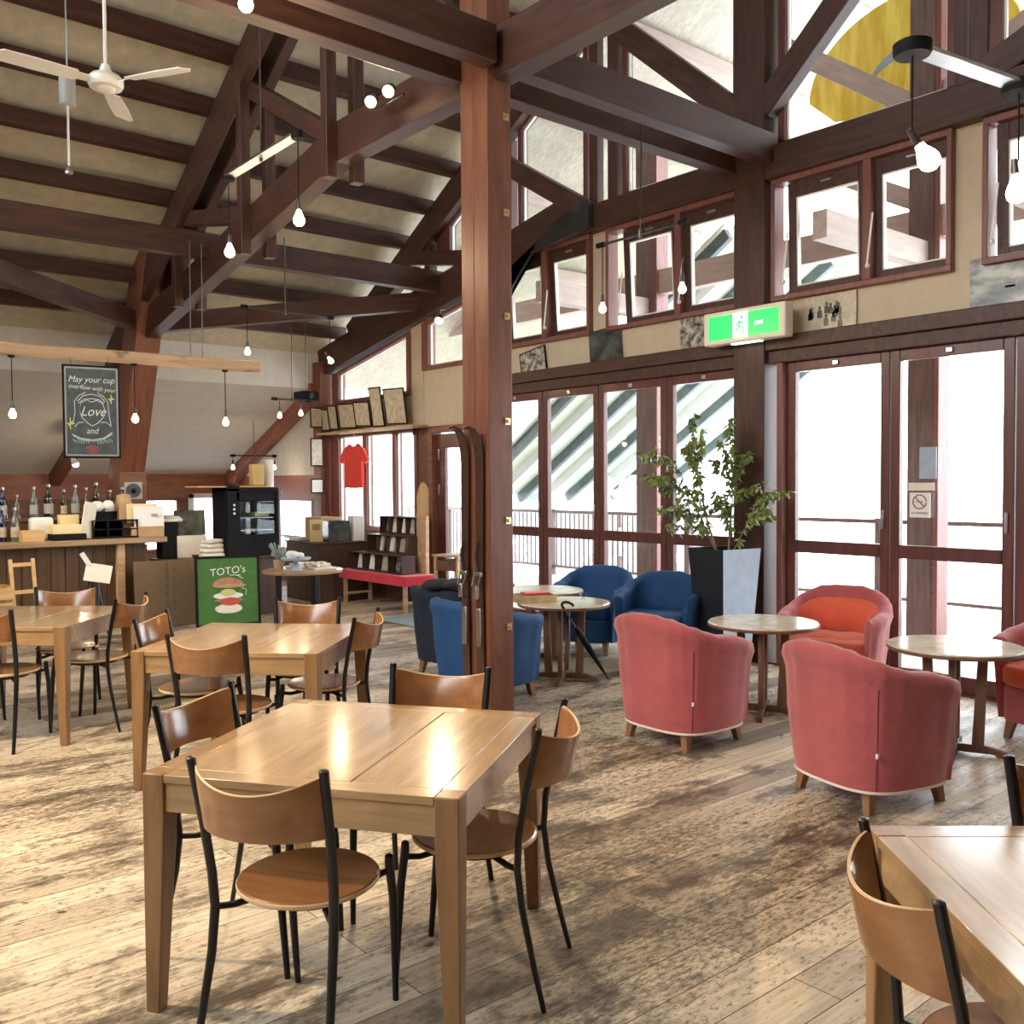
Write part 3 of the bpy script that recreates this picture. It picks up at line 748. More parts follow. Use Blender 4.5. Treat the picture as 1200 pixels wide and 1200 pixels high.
# ------------------------------------------------------------------ tub armchairs
def tub(loc, rz, label, group, mat, inner, legmat='chairfoot', seam=True, plump=False, hb=.78, ha=.62, sc=1.0, dome=False):
    t = thing('tub_armchair', label, 'armchair', loc, rz, group); t.scale = (sc, sc, 1)
    a, b = .375, .382
    def pathp(th, k=1.0):
        e = 2 / 2.9
        cx = -math.copysign(abs(math.cos(th)) ** e, math.cos(th)); sy = math.copysign(abs(math.sin(th)) ** e, math.sin(th))
        return Vector((cx * a * k, sy * b * k, 0))
    n = 56; th0 = R(128)
    rings = []; thick = .095
    def hh(th):
        q = abs(th) / th0
        if dome: return ha + (hb + .02 - ha) * (.5 + .5 * math.cos(min(1, q * 1.06) * PI))
        if seam: return ha + (hb + .025 - ha) * (1 - min(1, q * 1.04) ** 1.35)
        q = max(0, (q - .30) / .62); q = min(1, q); q = q * q * (3 - 2 * q)
        return hb + (ha - hb) * q
    for i in range(n + 1):
        th = -th0 + 2 * th0 * i / n; H = hh(th)
        c = pathp(th); d = 1e-3; tg = (pathp(th + d) - pathp(th - d)).normalized(); nr = Vector((tg.y, -tg.x, 0))
        if nr.dot(c) < 0: nr = -nr
        ef = 1 - max(0, (abs(th) / th0 - .93) / .07) ** 2 * .35
        prof = [(-.062, .12), (-.048, .22), (-.030, .40), (-.018, H - .13), (-.008, H - .095), (.004, H - .06), (.001, H - .022), (-.02, H - .004), (-.045, H), (-.072, H - .006), (-.092, H - .028), (-thick, H - .06), (-thick - .002, .40), (-thick, .30), (-thick, .12)]
        wob = .0035 * math.sin(i * 1.7) + .003 * math.sin(i * .9 + loc[0] * 7)
        rings.append([c + nr * (o + (wob if 1 < j < 6 else 0)) * ef + Vector((0, 0, z + (wob * .8 if j > 5 and j < 11 else 0))) for j, (o, z) in enumerate(prof)])
    mb = MB(); mb.loft(rings); shell = mb.build('body', mat, t, ang=60)
    # cream tape round the bottom edge
    mb = MB()
    pts = []
    for i in range(n + 1):
        th = -th0 + 2 * th0 * i / n; c = pathp(th); tg = (pathp(th + 1e-3) - pathp(th - 1e-3)).normalized(); nr = Vector((tg.y, -tg.x, 0))
        if nr.dot(c) < 0: nr = -nr
        pts.append([c + nr * -.060 + Vector((0, 0, .108)), c + nr * -.060 + Vector((0, 0, .121)), c + nr * -.075 + Vector((0, 0, .121)), c + nr * -.075 + Vector((0, 0, .105))])
    mb.loft(pts)
    if seam: mb.build('hem', 'cream', t)
    else: mb.bm.free()
    # seat block and cushion
    def slab(k, z0, z1, mt, nm, rnd=.03, fx=.0, parent=t):
        mb = MB(); rg = []
        for z, q in ((z0, k - rnd), (z0 + .02, k), (z1 - .03, k), (z1 - .008, k - rnd * .5), (z1, k - rnd * 1.6)):
            ring = []
            for j in range(40):
                th = j * 2 * PI / 40; e = 2 / 4.
                ring.append(Vector((math.copysign(abs(math.cos(th)) ** e, math.cos(th)) * a * q + fx, math.copysign(abs(math.sin(th)) ** e, math.sin(th)) * b * q, z)))
            rg.append(ring)
        mb.loft(rg); return mb.build(nm, mt, parent, ang=60)
    slab(.74, .12, .33, mat, 'seat_base', .01, .035)
    cu = slab(.75, .33, .455, inner, 'seat_cushion', .05, .04)
    if plump:
        mb = MB()
        for s in (-1, 1): mb.sphere((-.02 + .0, s * .10, .44), .15, 9, (1.3, .95, .28))
        mb.build('cushion_fold', inner, cu)
        mb = MB(); rg = []
        for i in range(41):
            th = -1.45 + 2.9 * i / 40; c = pathp(th, .76); tg = (pathp(th + 1e-3) - pathp(th - 1e-3)).normalized(); nr = Vector((tg.y, -tg.x, 0)); nr = nr if nr.dot(c) > 0 else -nr
            e_ = max(.05, min(1, (1.45 - abs(th)) * 4)); m_ = e_ * (.72 + .28 * abs(math.cos(th * 1.65 + .2)) ** .5); dr_ = .09 * (abs(th) / 1.45) ** 2
            rg.append([c - nr * (o_ * m_) + Vector((0, 0, z - dr_)) for o_, z in ((-.02, .40), (.03, .43), (.075, .50), (.085, .57), (.07, .64), (.04, .69), (.0, .71), (-.02, .70))])
        mb.loft(rg)
        mb.build('back_cushion', inner, t)
    if seam:
        mb = MB(); th = R(-52); c = pathp(th); nr = c.normalized()
        tg = (pathp(th + 1e-3) - pathp(th - 1e-3)).normalized(); nr = Vector((tg.y, -tg.x, 0)); nr = nr if nr.dot(c) > 0 else -nr
        H = hh(th)
        mb.tube([c + nr * (-.0605) + Vector((0, 0, .125)), c + nr * -.044 + Vector((0, 0, .25)), c + nr * -.027 + Vector((0, 0, .42)), c + nr * -.014 + Vector((0, 0, H - .13))], .0035, 6)
        z = mb.build('zip_seam', 'darkpink', t)
        mb = MB(); mb.box(c + nr * -.030 + Vector((0, 0, .30)), (.012, .012, .022)); mb.build('zip_pull', 'white', z)
    for sx in (-1, 1):
        for sy in (-1, 1):
            mb = MB(); x, y = sx * .215, sy * .215
            mb.loft([[Vector((x + sx * .02 + i * .019, y + sy * .02 + j * .019, 0)) for i, j in ((-1, -1), (1, -1), (1, 1), (-1, 1))],
                     [Vector((x + i * .028, y + j * .028, .125)) for i, j in ((-1, -1), (1, -1), (1, 1), (-1, 1))]])
            mb.build('leg', legmat, t, .003)
    return t
GP = 'rose red tub armchairs by the windows'; GB = 'blue tub armchairs'
tub((4.44, 2.50, 0), R(-15), 'rose red tub armchair nearest the viewer, zipped cover seen from behind', GP, 'pink', 'coral')
tub((4.55, 3.80, 0), R(-2), 'rose red tub armchair seen from behind, left of the other red armchairs', GP, 'pink', 'coral')
tub((6.22, 3.78, 0), R(196), 'rose red tub armchair facing us with a puffy seat coloured orange-red for sunlight, back against the glass doors', GP, 'pink', 'coral', plump=True, seam=False, dome=True)
tub((6.25, 2.22, 0), R(172), 'rose red tub armchair cut by the right edge, beside the round table', GP, 'pink', 'coral', plump=True, seam=False, dome=True)
tub((4.36, 5.52, 0), R(6), 'blue tub armchair half hidden behind the middle post', GB, 'blue', 'blue', seam=False, hb=.74, ha=.62)
tub((4.74, 6.36, 0), R(8), 'dark blue tub armchair with clothes on its back, left of the middle post', GB, 'navy', 'navy', seam=False, hb=.74, ha=.64)
tub((6.28, 6.36, 0), R(205), 'blue tub armchair by the glass doors, left one behind the water glass', GB, 'blue', 'blue', seam=False, hb=.76, ha=.60, dome=True)
tub((6.28, 5.52, 0), R(205), 'blue tub armchair by the glass doors, next to the potted tree', GB, 'blue', 'blue', seam=False, hb=.76, ha=.60, dome=True)

def round_table(loc, rz, label, r=.37, H=.63):
    t = thing('round_table', label, 'table', loc, rz, 'round lounge tables')
    mb = MB(); mb.lathe([(0, H - .028), (r - .012, H - .028), (r, H - .020), (r, H - .006), (r - .006, H), (0, H)], n=56); top = mb.build('tabletop', 'marble', t, ang=30)
    mb = MB(); mb.lathe([(r - .004, H - .030), (r + .003, H - .024), (r + .003, H - .010), (r - .002, H - .008)], n=56); 
    mb.build('rim', 'walnut', top)
    for s in (-1, 1):
        mb = MB(); mb.loft([[Vector((s * .125 + i * .032, j * .018, .05)) for i, j in ((-1, -1), (1, -1), (1, 1), (-1, 1))], [Vector((s * .15 + i * .026, j * .018, H - .028)) for i, j in ((-1, -1), (1, -1), (1, 1), (-1, 1))]])
        mb.build('upright', 'walnut', t, .004)
        mb = MB(); mb.loft([[Vector((i * .018, s * .125 + j * .032, .05)) for i, j in ((-1, -1), (1, -1), (1, 1), (-1, 1))], [Vector((i * .018, s * .15 + j * .026, H - .028)) for i, j in ((-1, -1), (1, -1), (1, 1), (-1, 1))]])
        mb.build('upright', 'walnut', t, .004)
    for k in (0, 1):
        mb = MB(); poly = [(-.29, 0), (-.23, 0), (-.21, .014), (.21, .014), (.23, 0), (.29, 0), (.28, .028), (.17, .060), (-.17, .060), (-.28, .028)]
        mb.prism(poly, .042, (lambda u, v, w: Vector((u, w - .021, v))) if k == 0 else (lambda u, v, w: Vector((w - .021, u, v))))
        mb.build('foot', 'walnut', t, .003)
    return t
rt1 = round_table((5.45, 3.85, 0), R(30), 'round cream-topped lounge table between the two left red armchairs')
dup(rt1, (5.50, 2.56, 0), R(20), 'round cream-topped lounge table at the right between red armchairs')
dup(rt1, (5.17, 5.55, 0), R(35), 'round lounge table carrying the water glass and a basket')
dup(rt1, (5.62, 6.32, 0), R(10), 'round lounge table behind the one with the water glass')

# things on and by the lounge tables
g = thing('water_glass', 'empty clear glass tumbler on the lounge table by the blue armchairs', 'glass', (5.30, 5.46, .63))
mb = MB(); mb.lathe([(.0, .0), (.022, .0), (.026, .02), (.036, .088), (.0345, .088), (.024, .02), (.0, .015)], n=20); mb.build('tumbler', 'cup_glass', g); 
bs = thing('basket', 'shallow wicker basket holding a red booklet on the lounge table', 'basket', (5.0, 5.72, .63), R(-25))
mb = MB(); mb.box((0, 0, .006), (.32, .22, .012)); 
for s in (-1, 1): mb.box((0, s * .106, .03), (.32, .010, .06)); mb.box((s * .156, 0, .03), (.010, .22, .06))
mb.build('basket_body', 'wicker', bs, .003)
tag(B('booklet', 'tshirt', (5.02, 5.73, .699), (.20, .14, .012), m=Matrix.Rotation(R(-20), 3, 'Z')), 'red booklet lying on the wicker basket', 'booklet')
u = thing('umbrella', 'black closed umbrella with a crook handle leaning on the lounge table', 'umbrella', (5.44, 5.32, 0))
p0 = Vector((0, 0, .004)); p1 = Vector((-.62, -.13, .66)); dv = (p1 - p0).normalized()
mb = MB(); mb.tube([p0, p0 + dv * .06, p0 + dv * .12, p0 + dv * .45, p0 + dv * .62, p0 + dv * .66], [.004, .006, .013, .028, .024, .010], 10); mb.build('canopy', 'black', u)
mb = MB(); mb.tube([p0 + dv * .62, p1], .006, 8)
mb.build('shaft', 'darksteel', u)
side = Vector((.95, -.30, 0)).normalized() * -1
mb = MB(); cc = p1 + side * -.045
mb.tube([p1 - dv * .02] + [cc + (-(-side)) * .045 * math.cos(a) + dv * .045 * math.sin(a) for a in [x * PI / 10 for x in range(0, 11)]], .010, 8); mb.build('handle', 'black', u)
# clothes on the dark blue chair
cl = thing('jacket', 'black jacket lying over the dark blue armchair back', 'clothes', (4.62, 6.25, .74))
mb = MB()
for k_ in range(7): mb.sphere((random.uniform(-.22, .10), random.uniform(-.22, .22), .015 + random.uniform(0, .02)), .11, 7, (1.2, 1, .32))
mb.build('folded_cloth', 'darkcloth', cl)
cl = thing('scarf', 'dark red scarf lying on the dark blue armchair back', 'clothes', (4.80, 6.02, .73))
mb = MB()
for k_ in range(5): mb.sphere((k_ * .05 - .1, -.02 * k_, .02), .06, 7, (1.3, .9, .4))
mb.build('folded_cloth', 'darkred_cloth', cl)

# ------------------------------------------------------------------ potted tree
pl = thing('potted_tree', 'thin leafy tree in a tall dark square planter against the glass wall post', 'plant', (6.57, 5.04, 0), R(-9))
H = 1.02
mb = MB(); q = [( -1, -1), (1, -1), (1, 1), (-1, 1)]
mb.loft([[Vector((x * .15, y * .15, 0)) for x, y in q], [Vector((x * .215, y * .215, H)) for x, y in q], [Vector((x * .195, y * .195, H)) for x, y in q], [Vector((x * .185, y * .185, H - .08)) for x, y in q]])
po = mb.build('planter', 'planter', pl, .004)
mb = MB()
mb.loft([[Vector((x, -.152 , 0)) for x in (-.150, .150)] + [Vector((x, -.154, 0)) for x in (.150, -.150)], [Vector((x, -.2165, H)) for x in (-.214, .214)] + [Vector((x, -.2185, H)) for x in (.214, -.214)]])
tag(mb.build('front_face', 'planter_light', po), 'slate face painted paler for daylight')  # same slate as the planter, daylight put in as a paler colour
MB().box((0, 0, H - .085), (.37, .37, .03)).build('soil', 'soil', pl)
stems = []
def branch(p, d, L, r, n=7, wob=.10):
    pts = [Vector(p)]; d = Vector(d).normalized()
    for i in range(n):
        d = (d + Vector((random.uniform(-wob, wob), random.uniform(-wob, wob), random.uniform(-.02, .06)))).normalized()
        pts.append(pts[-1] + d * L / n)
    stems.append((pts, r)); return pts
mst = [branch((-.04, .02, H - .08), (-.05, .26, 1), .98, .010), branch((.05, .0, H - .08), (.10, .06, 1), .92, .009), branch((0, .06, H - .08), (-.25, .50, 1), .95, .008), branch((.03, -.05, H - .08), (.20, -.40, 1), .52, .007)]
tw = []
def twigs(pts, dirs, L):
    for k_, d in dirs: tw.append(branch(pts[k_], d, L, .004, 5, .16))
# towards the left of the picture the tree reaches out in +Y, towards the right in -Y
twigs(mst[0], [(4, (-.3, .9, .3)), (5, (.2, .6, .7)), (6, (-.2, -.5, .7)), (3, (.1, -.6, .6)), (7, (.1, .3, 1)), (2, (-.3, .5, .3)), (5, (-.5, -.3, .6)), (6, (.1, .9, .5))], .34)
twigs(mst[1], [(4, (.2, -.8, .4)), (5, (.2, -.4, .8)), (6, (.1, .6, .6)), (3, (-.2, .5, .5)), (5, (-.5, .2, .6)), (2, (-.3, -.3, .5)), (7, (-.3, .2, .9))], .28)
twigs(mst[2], [(3, (-.4, 1, .15)), (4, (-.3, 1, .5)), (5, (.0, 1, .2)), (6, (-.1, .7, .6)), (2, (-.3, .9, .0)), (7, (-.2, .9, .1))], .40)
twigs(mst[3], [(5, (.1, -1, .3)), (6, (.0, -.8, .6)), (7, (.2, -.9, .2))], .30)
tw.append(branch(tw[0][-1], (-.3, 1, -.05), .22, .003, 4)); tw.append(branch(tw[9][-1], (-.3, .8, -.3), .22, .003, 4)); tw.append(branch(tw[5][-1], (.1, -1, .25), .30, .003, 4))
lim_x = .30
mb = MB()
for pts, r in stems: mb.tube([Vector((min(p.x, lim_x), p.y, p.z)) for p in pts], [r * (1 - .6 * i / len(pts)) for i in range(len(pts))], 6)
mb.build('stem', 'stem', pl)
mb = MB()
def leaf(p, L):
    d = Vector((random.uniform(-1, 1), random.uniform(-1, 1), random.uniform(-1.4, .1))).normalized()
    s = d.cross(Vector((random.uniform(-1, 1), random.uniform(-1, 1), 1))).normalized(); nn = d.cross(s)
    w = L * .27
    a = mb.bm.verts.new(p); b1 = mb.bm.verts.new(p + d * L * .45 + s * w + nn * L * .06); c_ = mb.bm.verts.new(p + d * L); b2 = mb.bm.verts.new(p + d * L * .45 - s * w + nn * L * .06); m_ = mb.bm.verts.new(p + d * L * .5 - nn * L * .04)
    for f in ((a, b1, m_), (b1, c_, m_), (c_, b2, m_), (b2, a, m_)): mb.bm.faces.new(f)
for pts in tw:
    for i in range(1, len(pts)):
        for k_ in range(9):
            p = pts[i - 1].lerp(pts[i], random.random()) + Vector((random.uniform(-.035, .035),) * 3)
            p.x = min(p.x, lim_x); leaf(p, random.uniform(.055, .095))
for pts in mst:
    for i in range(3, len(pts)):
        for k_ in range(4):
            p = pts[i - 1].lerp(pts[i], random.random()); p.x = min(p.x, lim_x); leaf(p, random.uniform(.05, .08))
tag(mb.build('foliage', 'leaf', pl, smooth=False), 'small green leaves on thin twigs')

# ------------------------------------------------------------------ vintage skis on the post
def ski(y, off, label, hgt, binding):
    s = thing('ski', label, 'ski', (3.895 - off, y, 0), 0, 'old wooden skis on the middle post')
    path = [(0, 0), (0, .9), (-.012, hgt - .50), (-.02, hgt - .30), (-.008, hgt - .16), (.0, hgt - .12)]
    mb = MB(); rings = []
    P = [(0, .01, .040), (0, .40, .037), (-.010, .90, .036), (-.004, 1.3, .038), (0, hgt - .24, .043), (-.008, hgt - .15, .044), (-.030, hgt - .07, .042), (-.065, hgt - .015, .036), (-.105, hgt, .024), (-.135, hgt - .012, .008)]
    for i, (x, z, w) in enumerate(P):
        a = P[max(0, i - 1)]; b = P[min(len(P) - 1, i + 1)]; tg = Vector((b[0] - a[0], 0, b[1] - a[1])).normalized(); nn = Vector((tg.z, 0, -tg.x)); c = Vector((x, 0, z)); t = .006
        rings.append([c + nn * t + Vector((0, w, 0)), c + nn * t - Vector((0, w, 0)), c - nn * t - Vector((0, w, 0)), c - nn * t + Vector((0, w, 0))])
    mb.loft(rings).build('ski_board', 'ski', s, .002)
    mb = MB(); mb.box((-.020, 0, .98), (.022, .082, .03)); mb.box((-.030, .0, .86), (.05, .045, .09)); mb.box((-.018, 0, .62), (.012, .05, .26)); mb.build('binding_plate', 'steel', s, .006)
    mb = MB(); mb.tube([(-.02, .0, 1.20), (-.035, .012, 1.10), (-.03, -.012, 1.02), (-.02, .0, .98)], .007, 6); mb.tube([(-.02, -.03, .99), (-.05, -.035, .90), (-.05, .035, .90), (-.02, .03, .99)], .006, 6); mb.build('binding_cable', 'darksteel', s)
    return s
ski(5.145, .012, 'old dark wooden ski with rusty binding, left one of the pair on the middle post', 1.97, 1)
ski(4.985, .012, 'old dark wooden ski with rusty binding, right one of the pair on the middle post', 1.96, 1)

# ------------------------------------------------------------------ lamps
def light(name, typ, loc, e, c=(1, .76, .48), r=.04, parent=None, rot=None, spot=None):
    l = bpy.data.lights.new(name, typ); l.energy = e; l.color = c
    if typ in ('POINT', 'SPOT'): l.shadow_soft_size = r
    if spot: l.spot_size = R(spot); l.spot_blend = .6
    o = bpy.data.objects.new(name, l); COL.objects.link(o); o.location = loc
    if rot is not None: o.rotation_euler = rot
    if parent: o.parent = parent
    return o
def bulb_parts(t, p, top, cordmat='black', e=14, big=1.0, mat='bulb', tilt=None, sock=True):
    p = Vector(p); top = Vector(top); r = .030 * big
    d = Vector((0, 0, -1)) if tilt is None else Vector(tilt).normalized()
    sk = p - d * .055 * big
    MB().tube([top, Vector((top.x, top.y, sk.z + .05)), sk], .0045, 6).build('cord', cordmat, t)
    s_ = MB().tube([sk - d * .045, sk - d * .0, sk + d * .02], [.012, .017, .017], 10).build('socket', 'darksteel', t)
    b = MB(); q = d.to_track_quat('Z', 'Y').to_matrix()
    rings = []
    for rr, zz in ((.012, -.035), (.016, -.02), (.026, 0), (.030, .014), (.028, .030), (.018, .042), (.004, .047)):
        rings.append([p + q @ Vector((rr * big * math.cos(k * PI / 7), rr * big * math.sin(k * PI / 7), zz * big)) for k in range(14)])
    b.loft(rings).build('bulb', mat, t)
    if e: light('bulb_light', 'POINT', p + d * .11 * big, e, parent=t, r=.03)
def lamp_bar(label, c, ends, rodtop, drops, w=.02, mat='darksteel', e=14, bmat='bulb', big=1, flat=False, dr=.078):
    t = thing('bar_pendant_lamp', label, 'lamp', c)
    a, b = [Vector(x) for x in ends]
    if flat:
        mb = MB(); dx = (b - a).normalized(); sy = Vector((0, 0, 1)).cross(dx)
        mb.loft([[p + sy * .045 + Vector((0, 0, .012)), p - sy * .045 + Vector((0, 0, .012)), p - sy * .045 - Vector((0, 0, .006)), p + sy * .045 - Vector((0, 0, .006))] for p in (a, b)]); mb.build('bar', 'steel', t, .003)
        for p in (a, b): MB().lathe([(0, -.030), (dr * .9, -.030), (dr, -.015), (dr, .02), (dr * .77, .03), (0, .03)], p, 20).build('disc', 'black', t)
    else:
        MB().tube([a, b], .011, 8).build('bar', mat, t)
        for p in (a, b): MB().tube([p - (b - a).normalized() * .035, p + (b - a).normalized() * .035], .022, 8).build('end_fitting', 'black', t)
    if rodtop: MB().tube([(0, 0, 0), rodtop], .006, 6).build('rod', 'darksteel', t); MB().tube([(0, 0, -.03), (0, 0, .03)], .015, 8).build('hub', 'darksteel', t)
    for dp in drops:
        bulb_parts(t, dp[0], dp[1], e=e, mat=bmat, big=big, tilt=dp[2] if len(dp) > 2 else None)
    return t
lamp_bar('bar lamp with two glowing bulbs hanging beside the truss uprights', (3.2, 6.78, 4.07), ((0, .60, 0), (0, -.60, 0)), (0, 0, 1.25), [((0, .60, -.58), (0, .60, 0)), ((0, -.60, -.58), (0, -.60, 0))], e=20, big=1.35, flat=True, dr=.05)
lamp_bar('bar lamp with two bulbs hanging between the tie beam and the certificate wall', (4.74, 9.50, 3.46), ((-.47, 0, 0), (.55, 0, -.01)), (0, 0, .80), [((-.44, 0, -.46), (-.44, 0, 0)), ((.54, 0, -.48), (.54, 0, 0), (.6, -.2, -1))], e=12)
lamp_bar('small bar lamp with two bulbs in front of the sloping white wall', (5.72, 11.3, 2.68), ((-.25, 0, 0), (.22, 0, 0)), (0, 0, 1.2), [((-.18, 0, -.20), (-.18, 0, 0)), ((.12, 0, -.16), (.12, 0, 0))], e=8, bmat='bulb_dim')
lamp_bar('bar lamp with two small bulbs above the display case', (6.30, 13.75, 2.02), ((-.34, 0, 0), (.34, 0, 0)), (0, 0, .56), [((-.34, 0, -.17), (-.34, 0, 0)), ((.34, 0, -.17), (.34, 0, 0))], e=3, bmat='bulb_dim')
lamp_bar('bar lamp with two bulbs hanging in front of the opening windows', (5.42, 4.95, 3.48), ((-.02, .40, -.01), (.03, -.40, .01)), (0, -.02, .82), [((-.02, .38, -.50), (-.02, .38, 0)), ((.03, -.39, -.46), (.03, -.39, 0))], e=8, bmat='bulb_dim')
lamp_bar('flat black and steel lamp bar with two tilted bulbs at the upper right', (4.22, 1.93, 3.39), ((-.37, .06, 0), (.38, -.06, .0)), None, [((-.33, .02, -.44), (-.37, .06, 0), (.5, -.25, -.7)), ((.36, -.06, -.46), (.38, -.06, 0), (.2, 0, -1))], flat=True, e=12, big=1.5)
t = thing('wire_hanger', 'thin wire holding the flat lamp bar at the upper right', 'wire', (4.22, 1.93, 3.40)); MB().tube([(0, 0, .01), (0, 0, 2.3)], .0025, 5).build('wire', 'darksteel', t)
# upper bulb above the bar lamp
t = thing('pendant_lamp', 'single glowing lamp at the top edge above the hanging bar lamp', 'lamp', (2.11, 4.62, 4.42)); bulb_parts(t, (0, 0, -.36), (0, 0, .9), e=36, big=1.25)
# twin spotlights over the tie beam
t = thing('twin_spotlight', 'pair of glowing spotlights above the tie beam left of the middle post', 'spotlight', (3.82, 6.0, 4.40))
for k_, (dx, dy) in enumerate(((0, 0.10), (0, -.14))):
    dvec = Vector((-.62, -.55, -.55)).normalized(); p = Vector((dx - .06, dy, .02)); 
    mb = MB(); mb.tube([p - dvec * .10, p - dvec * .06, p + dvec * .02], [.02, .042, .048], 14); mb.build('lamp_head', 'darksteel', t)
    MB().tube([p + dvec * .018, p + dvec * .032], [.044, .030], 14).build('lens', 'bulb', t)
    light('spot_light', 'SPOT', p + dvec * .06, 160, parent=t, r=.04, rot=dvec.to_track_quat('-Z', 'Y').to_euler(), spot=75)
MB().tube([(.03, .15, .0), (.03, -.2, .0)], .012, 8).build('bracket', 'darksteel', t)
# spotlight added in place of a lamp's reflection in the gable pane
t = thing('spotlight', 'bracket spotlight added for a lamp reflection in the small gable pane', 'spotlight', (6.84, 9.55, 3.62))
MB().tube([(.10, 0, .12), (0, 0, .10), (-.01, 0, .02)], .010, 8).build('bracket', 'darksteel', t)
dvec = Vector((-.5, -.4, -.7)).normalized(); MB().tube([(0, 0, .02), Vector((0, 0, .02)) + dvec * .09], [.03, .055], 14).build('lamp_head', 'darksteel', t)
MB().tube([Vector((0, 0, .02)) + dvec * .088, Vector((0, 0, .02)) + dvec * .105], [.052, .04], 14).build('lens', 'bulb', t)
light('spot_light', 'SPOT', Vector((0, 0, .02)) + dvec * .13, 60, parent=t, r=.04, rot=dvec.to_track_quat('-Z', 'Y').to_euler(), spot=100)
# small clamp lamp over the bar
t = thing('clamp_lamp', 'small clamp lamp on the lean-to rafter over the bottles', 'lamp', (3.80, 14.2, 2.22)); MB().tube([(.1, 0, .05), (0, 0, 0), (-.02, -.02, -.25)], .010, 8).build('arm', 'darksteel', t)
MB().tube([(-.02, -.02, -.22), (.02, -.05, -.34)], [.02, .055], 12).build('lamp_head', 'white', t); MB().sphere((.02, -.05, -.34), .045, 8).build('bulb', 'bulb_dim', t)
light('bulb_light', 'POINT', (.03, -.1, -.45), 10, parent=t, r=.04)
# wooden log with three pendants
lg = thing('hanging_wood_bar', 'rough pale timber bar hanging over the counter side on thin cables', 'beam', (2.6, 9.62, 2.845))
o = MB().box((0, 0, 0), (3.65, .10, .115)).build('timber_bar', 'log', lg, .02); lg.rotation_euler = (0, R(.4), R(-5.0))
for x in (1.10, 1.22, -1.2): MB().tube([(x, 0, .05), (x, 0, 1.22 if x > 0 else 1.5)], .006, 6).build('cable', 'darksteel', lg)
for i, (x, lab) in enumerate(((-.53 , 'pendant bulb under the timber bar, left of the chalkboard'), (.55, 'pendant bulb under the timber bar, right of the chalkboard'), (1.45, 'pendant bulb under the timber bar near its right end'))):
    q = Euler((0, R(.4), R(-5.0))).to_matrix() @ Vector((x, 0, -.057)); p = Vector((2.6, 9.62, 2.845)) + q
    t = thing('pendant_lamp', lab, 'lamp', p, 0, 'bulbs under the timber bar')
    MB().tube([(0, 0, .005), (0, 0, -.02)], .03, 12).build('canopy_cap', 'black', t)
    bulb_parts(t, (0, 0, -.53), (0, 0, -.02), e=8, big=1.1, mat='bulb' if i < 2 else 'bulb_dim')
# projector box above the small bar lamp
t = thing('projector', 'black projector box hanging by the sloping white wall', 'projector', (5.95, 11.35, 2.74))
MB().box((0, 0, 0), (.24, .26, .12)).build('projector_body', 'black', t, .01); MB().tube([(0, -.13, 0), (0, -.16, 0)], .035, 12).build('lens', 'darksteel', t); MB().tube([(0, 0, .06), (0, 0, 1.3)], .008, 6).build('rod', 'darksteel', t)
# ceiling fan
f = thing('ceiling_fan', 'white ceiling fan on a long rod at the upper left', 'fan', (1.884, 6.155, 4.08))
MB().tube([(0, 0, .05), (0, 0, 3.1)], .011, 8).build('rod', 'white', f)
mb = MB(); mb.lathe([(0, -.05), (.045, -.052), (.055, -.045), (.060, -.035), (.095, -.030), (.105, -.01), (.105, .02), (.085, .045), (.04, .065), (.025, .11), (0, .11)], n=28); mb.build('motor_housing', 'whitegloss', f)
for k_ in range(3):
    a = R(-58 + 120 * k_); mb = MB(); m = Matrix.Rotation(a, 3, 'Z')
    rings = []
    for r_, w in ((.09, .018), (.16, .02), (.18, .05), (.40, .062), (.58, .058), (.60, .03)):
        rings.append([m @ Vector((r_, w, .012 + .006)), m @ Vector((r_, w, .012)), m @ Vector((r_, -w, -.012)), m @ Vector((r_, -w, -.012 + .006))])
    mb.loft(rings).build('blade', 'whitegloss', f)
t = thing('pendant_cylinder', 'slim grey cylinder hanging with a thin rod and chrome tip left of the fan', 'pendant', (1.99, 7.38, 4.46))
MB().lathe([(0, -.12), (.052, -.12), (.056, -.11), (.056, .11), (.052, .12), (0, .12)], n=20).build('cylinder', 'grey', t)
MB().tube([(0, 0, .12), (0, 0, .30), (.0, .02, 2.2)], .006, 6).build('wire', 'steel', t); MB().tube([(0, 0, -.12), (0, 0, -.56)], .009, 8).build('rod', 'white', t); MB().lathe([(.009, 0), (.03, -.04), (.028, -.055), (0, -.06)], (0, 0, -.55), 14).build('tip', 'steel', t)

# ------------------------------------------------------------------ exit sign and pictures on the glass wall
e = thing('exit_sign', 'lit green emergency exit sign on the glass wall post', 'sign', (6.80, 4.975, 2.93))
MB().box((0, 0, 0), (.12, .84, .285)).build('housing', 'paper', e, .012)
MB().box((-.064, 0, .0), (.006, .72, .205)).build('green_face', 'exit_green', e, .002)
MB().box((-.069, .02, .0), (.004, .15, .205)).build('white_doorway', 'exit_white', e)
mb = MB(); fx = lambda u, v, l: Vector((-.0715 - l, .02 - u, v))
for ln in ([(.0, .035), (-.01, -.005)], [(-.005, .03), (.035, .01), (.05, .03)], [(0, .03), (-.035, .012), (-.045, -.012)], [(-.01, -.005), (.028, -.03), (.022, -.075)], [(-.01, -.005), (-.028, -.04), (-.06, -.05)]):
    mb.tube([fx(a, b, .0) for a, b in ln], .008, 6)
mb.sphere(fx(.014, .062, 0), .015, 8, (.4, 1, 1)); mb.build('running_figure', 'exit_green', e)
text('small_lettering', 'EXIT', .042, 'exit_white', e, (-.069, -.17, -.005), FACE_X)
MB().box((0, 0, -.147), (.05, .30, .010)).build('lower_lens', 'exit_white', e)
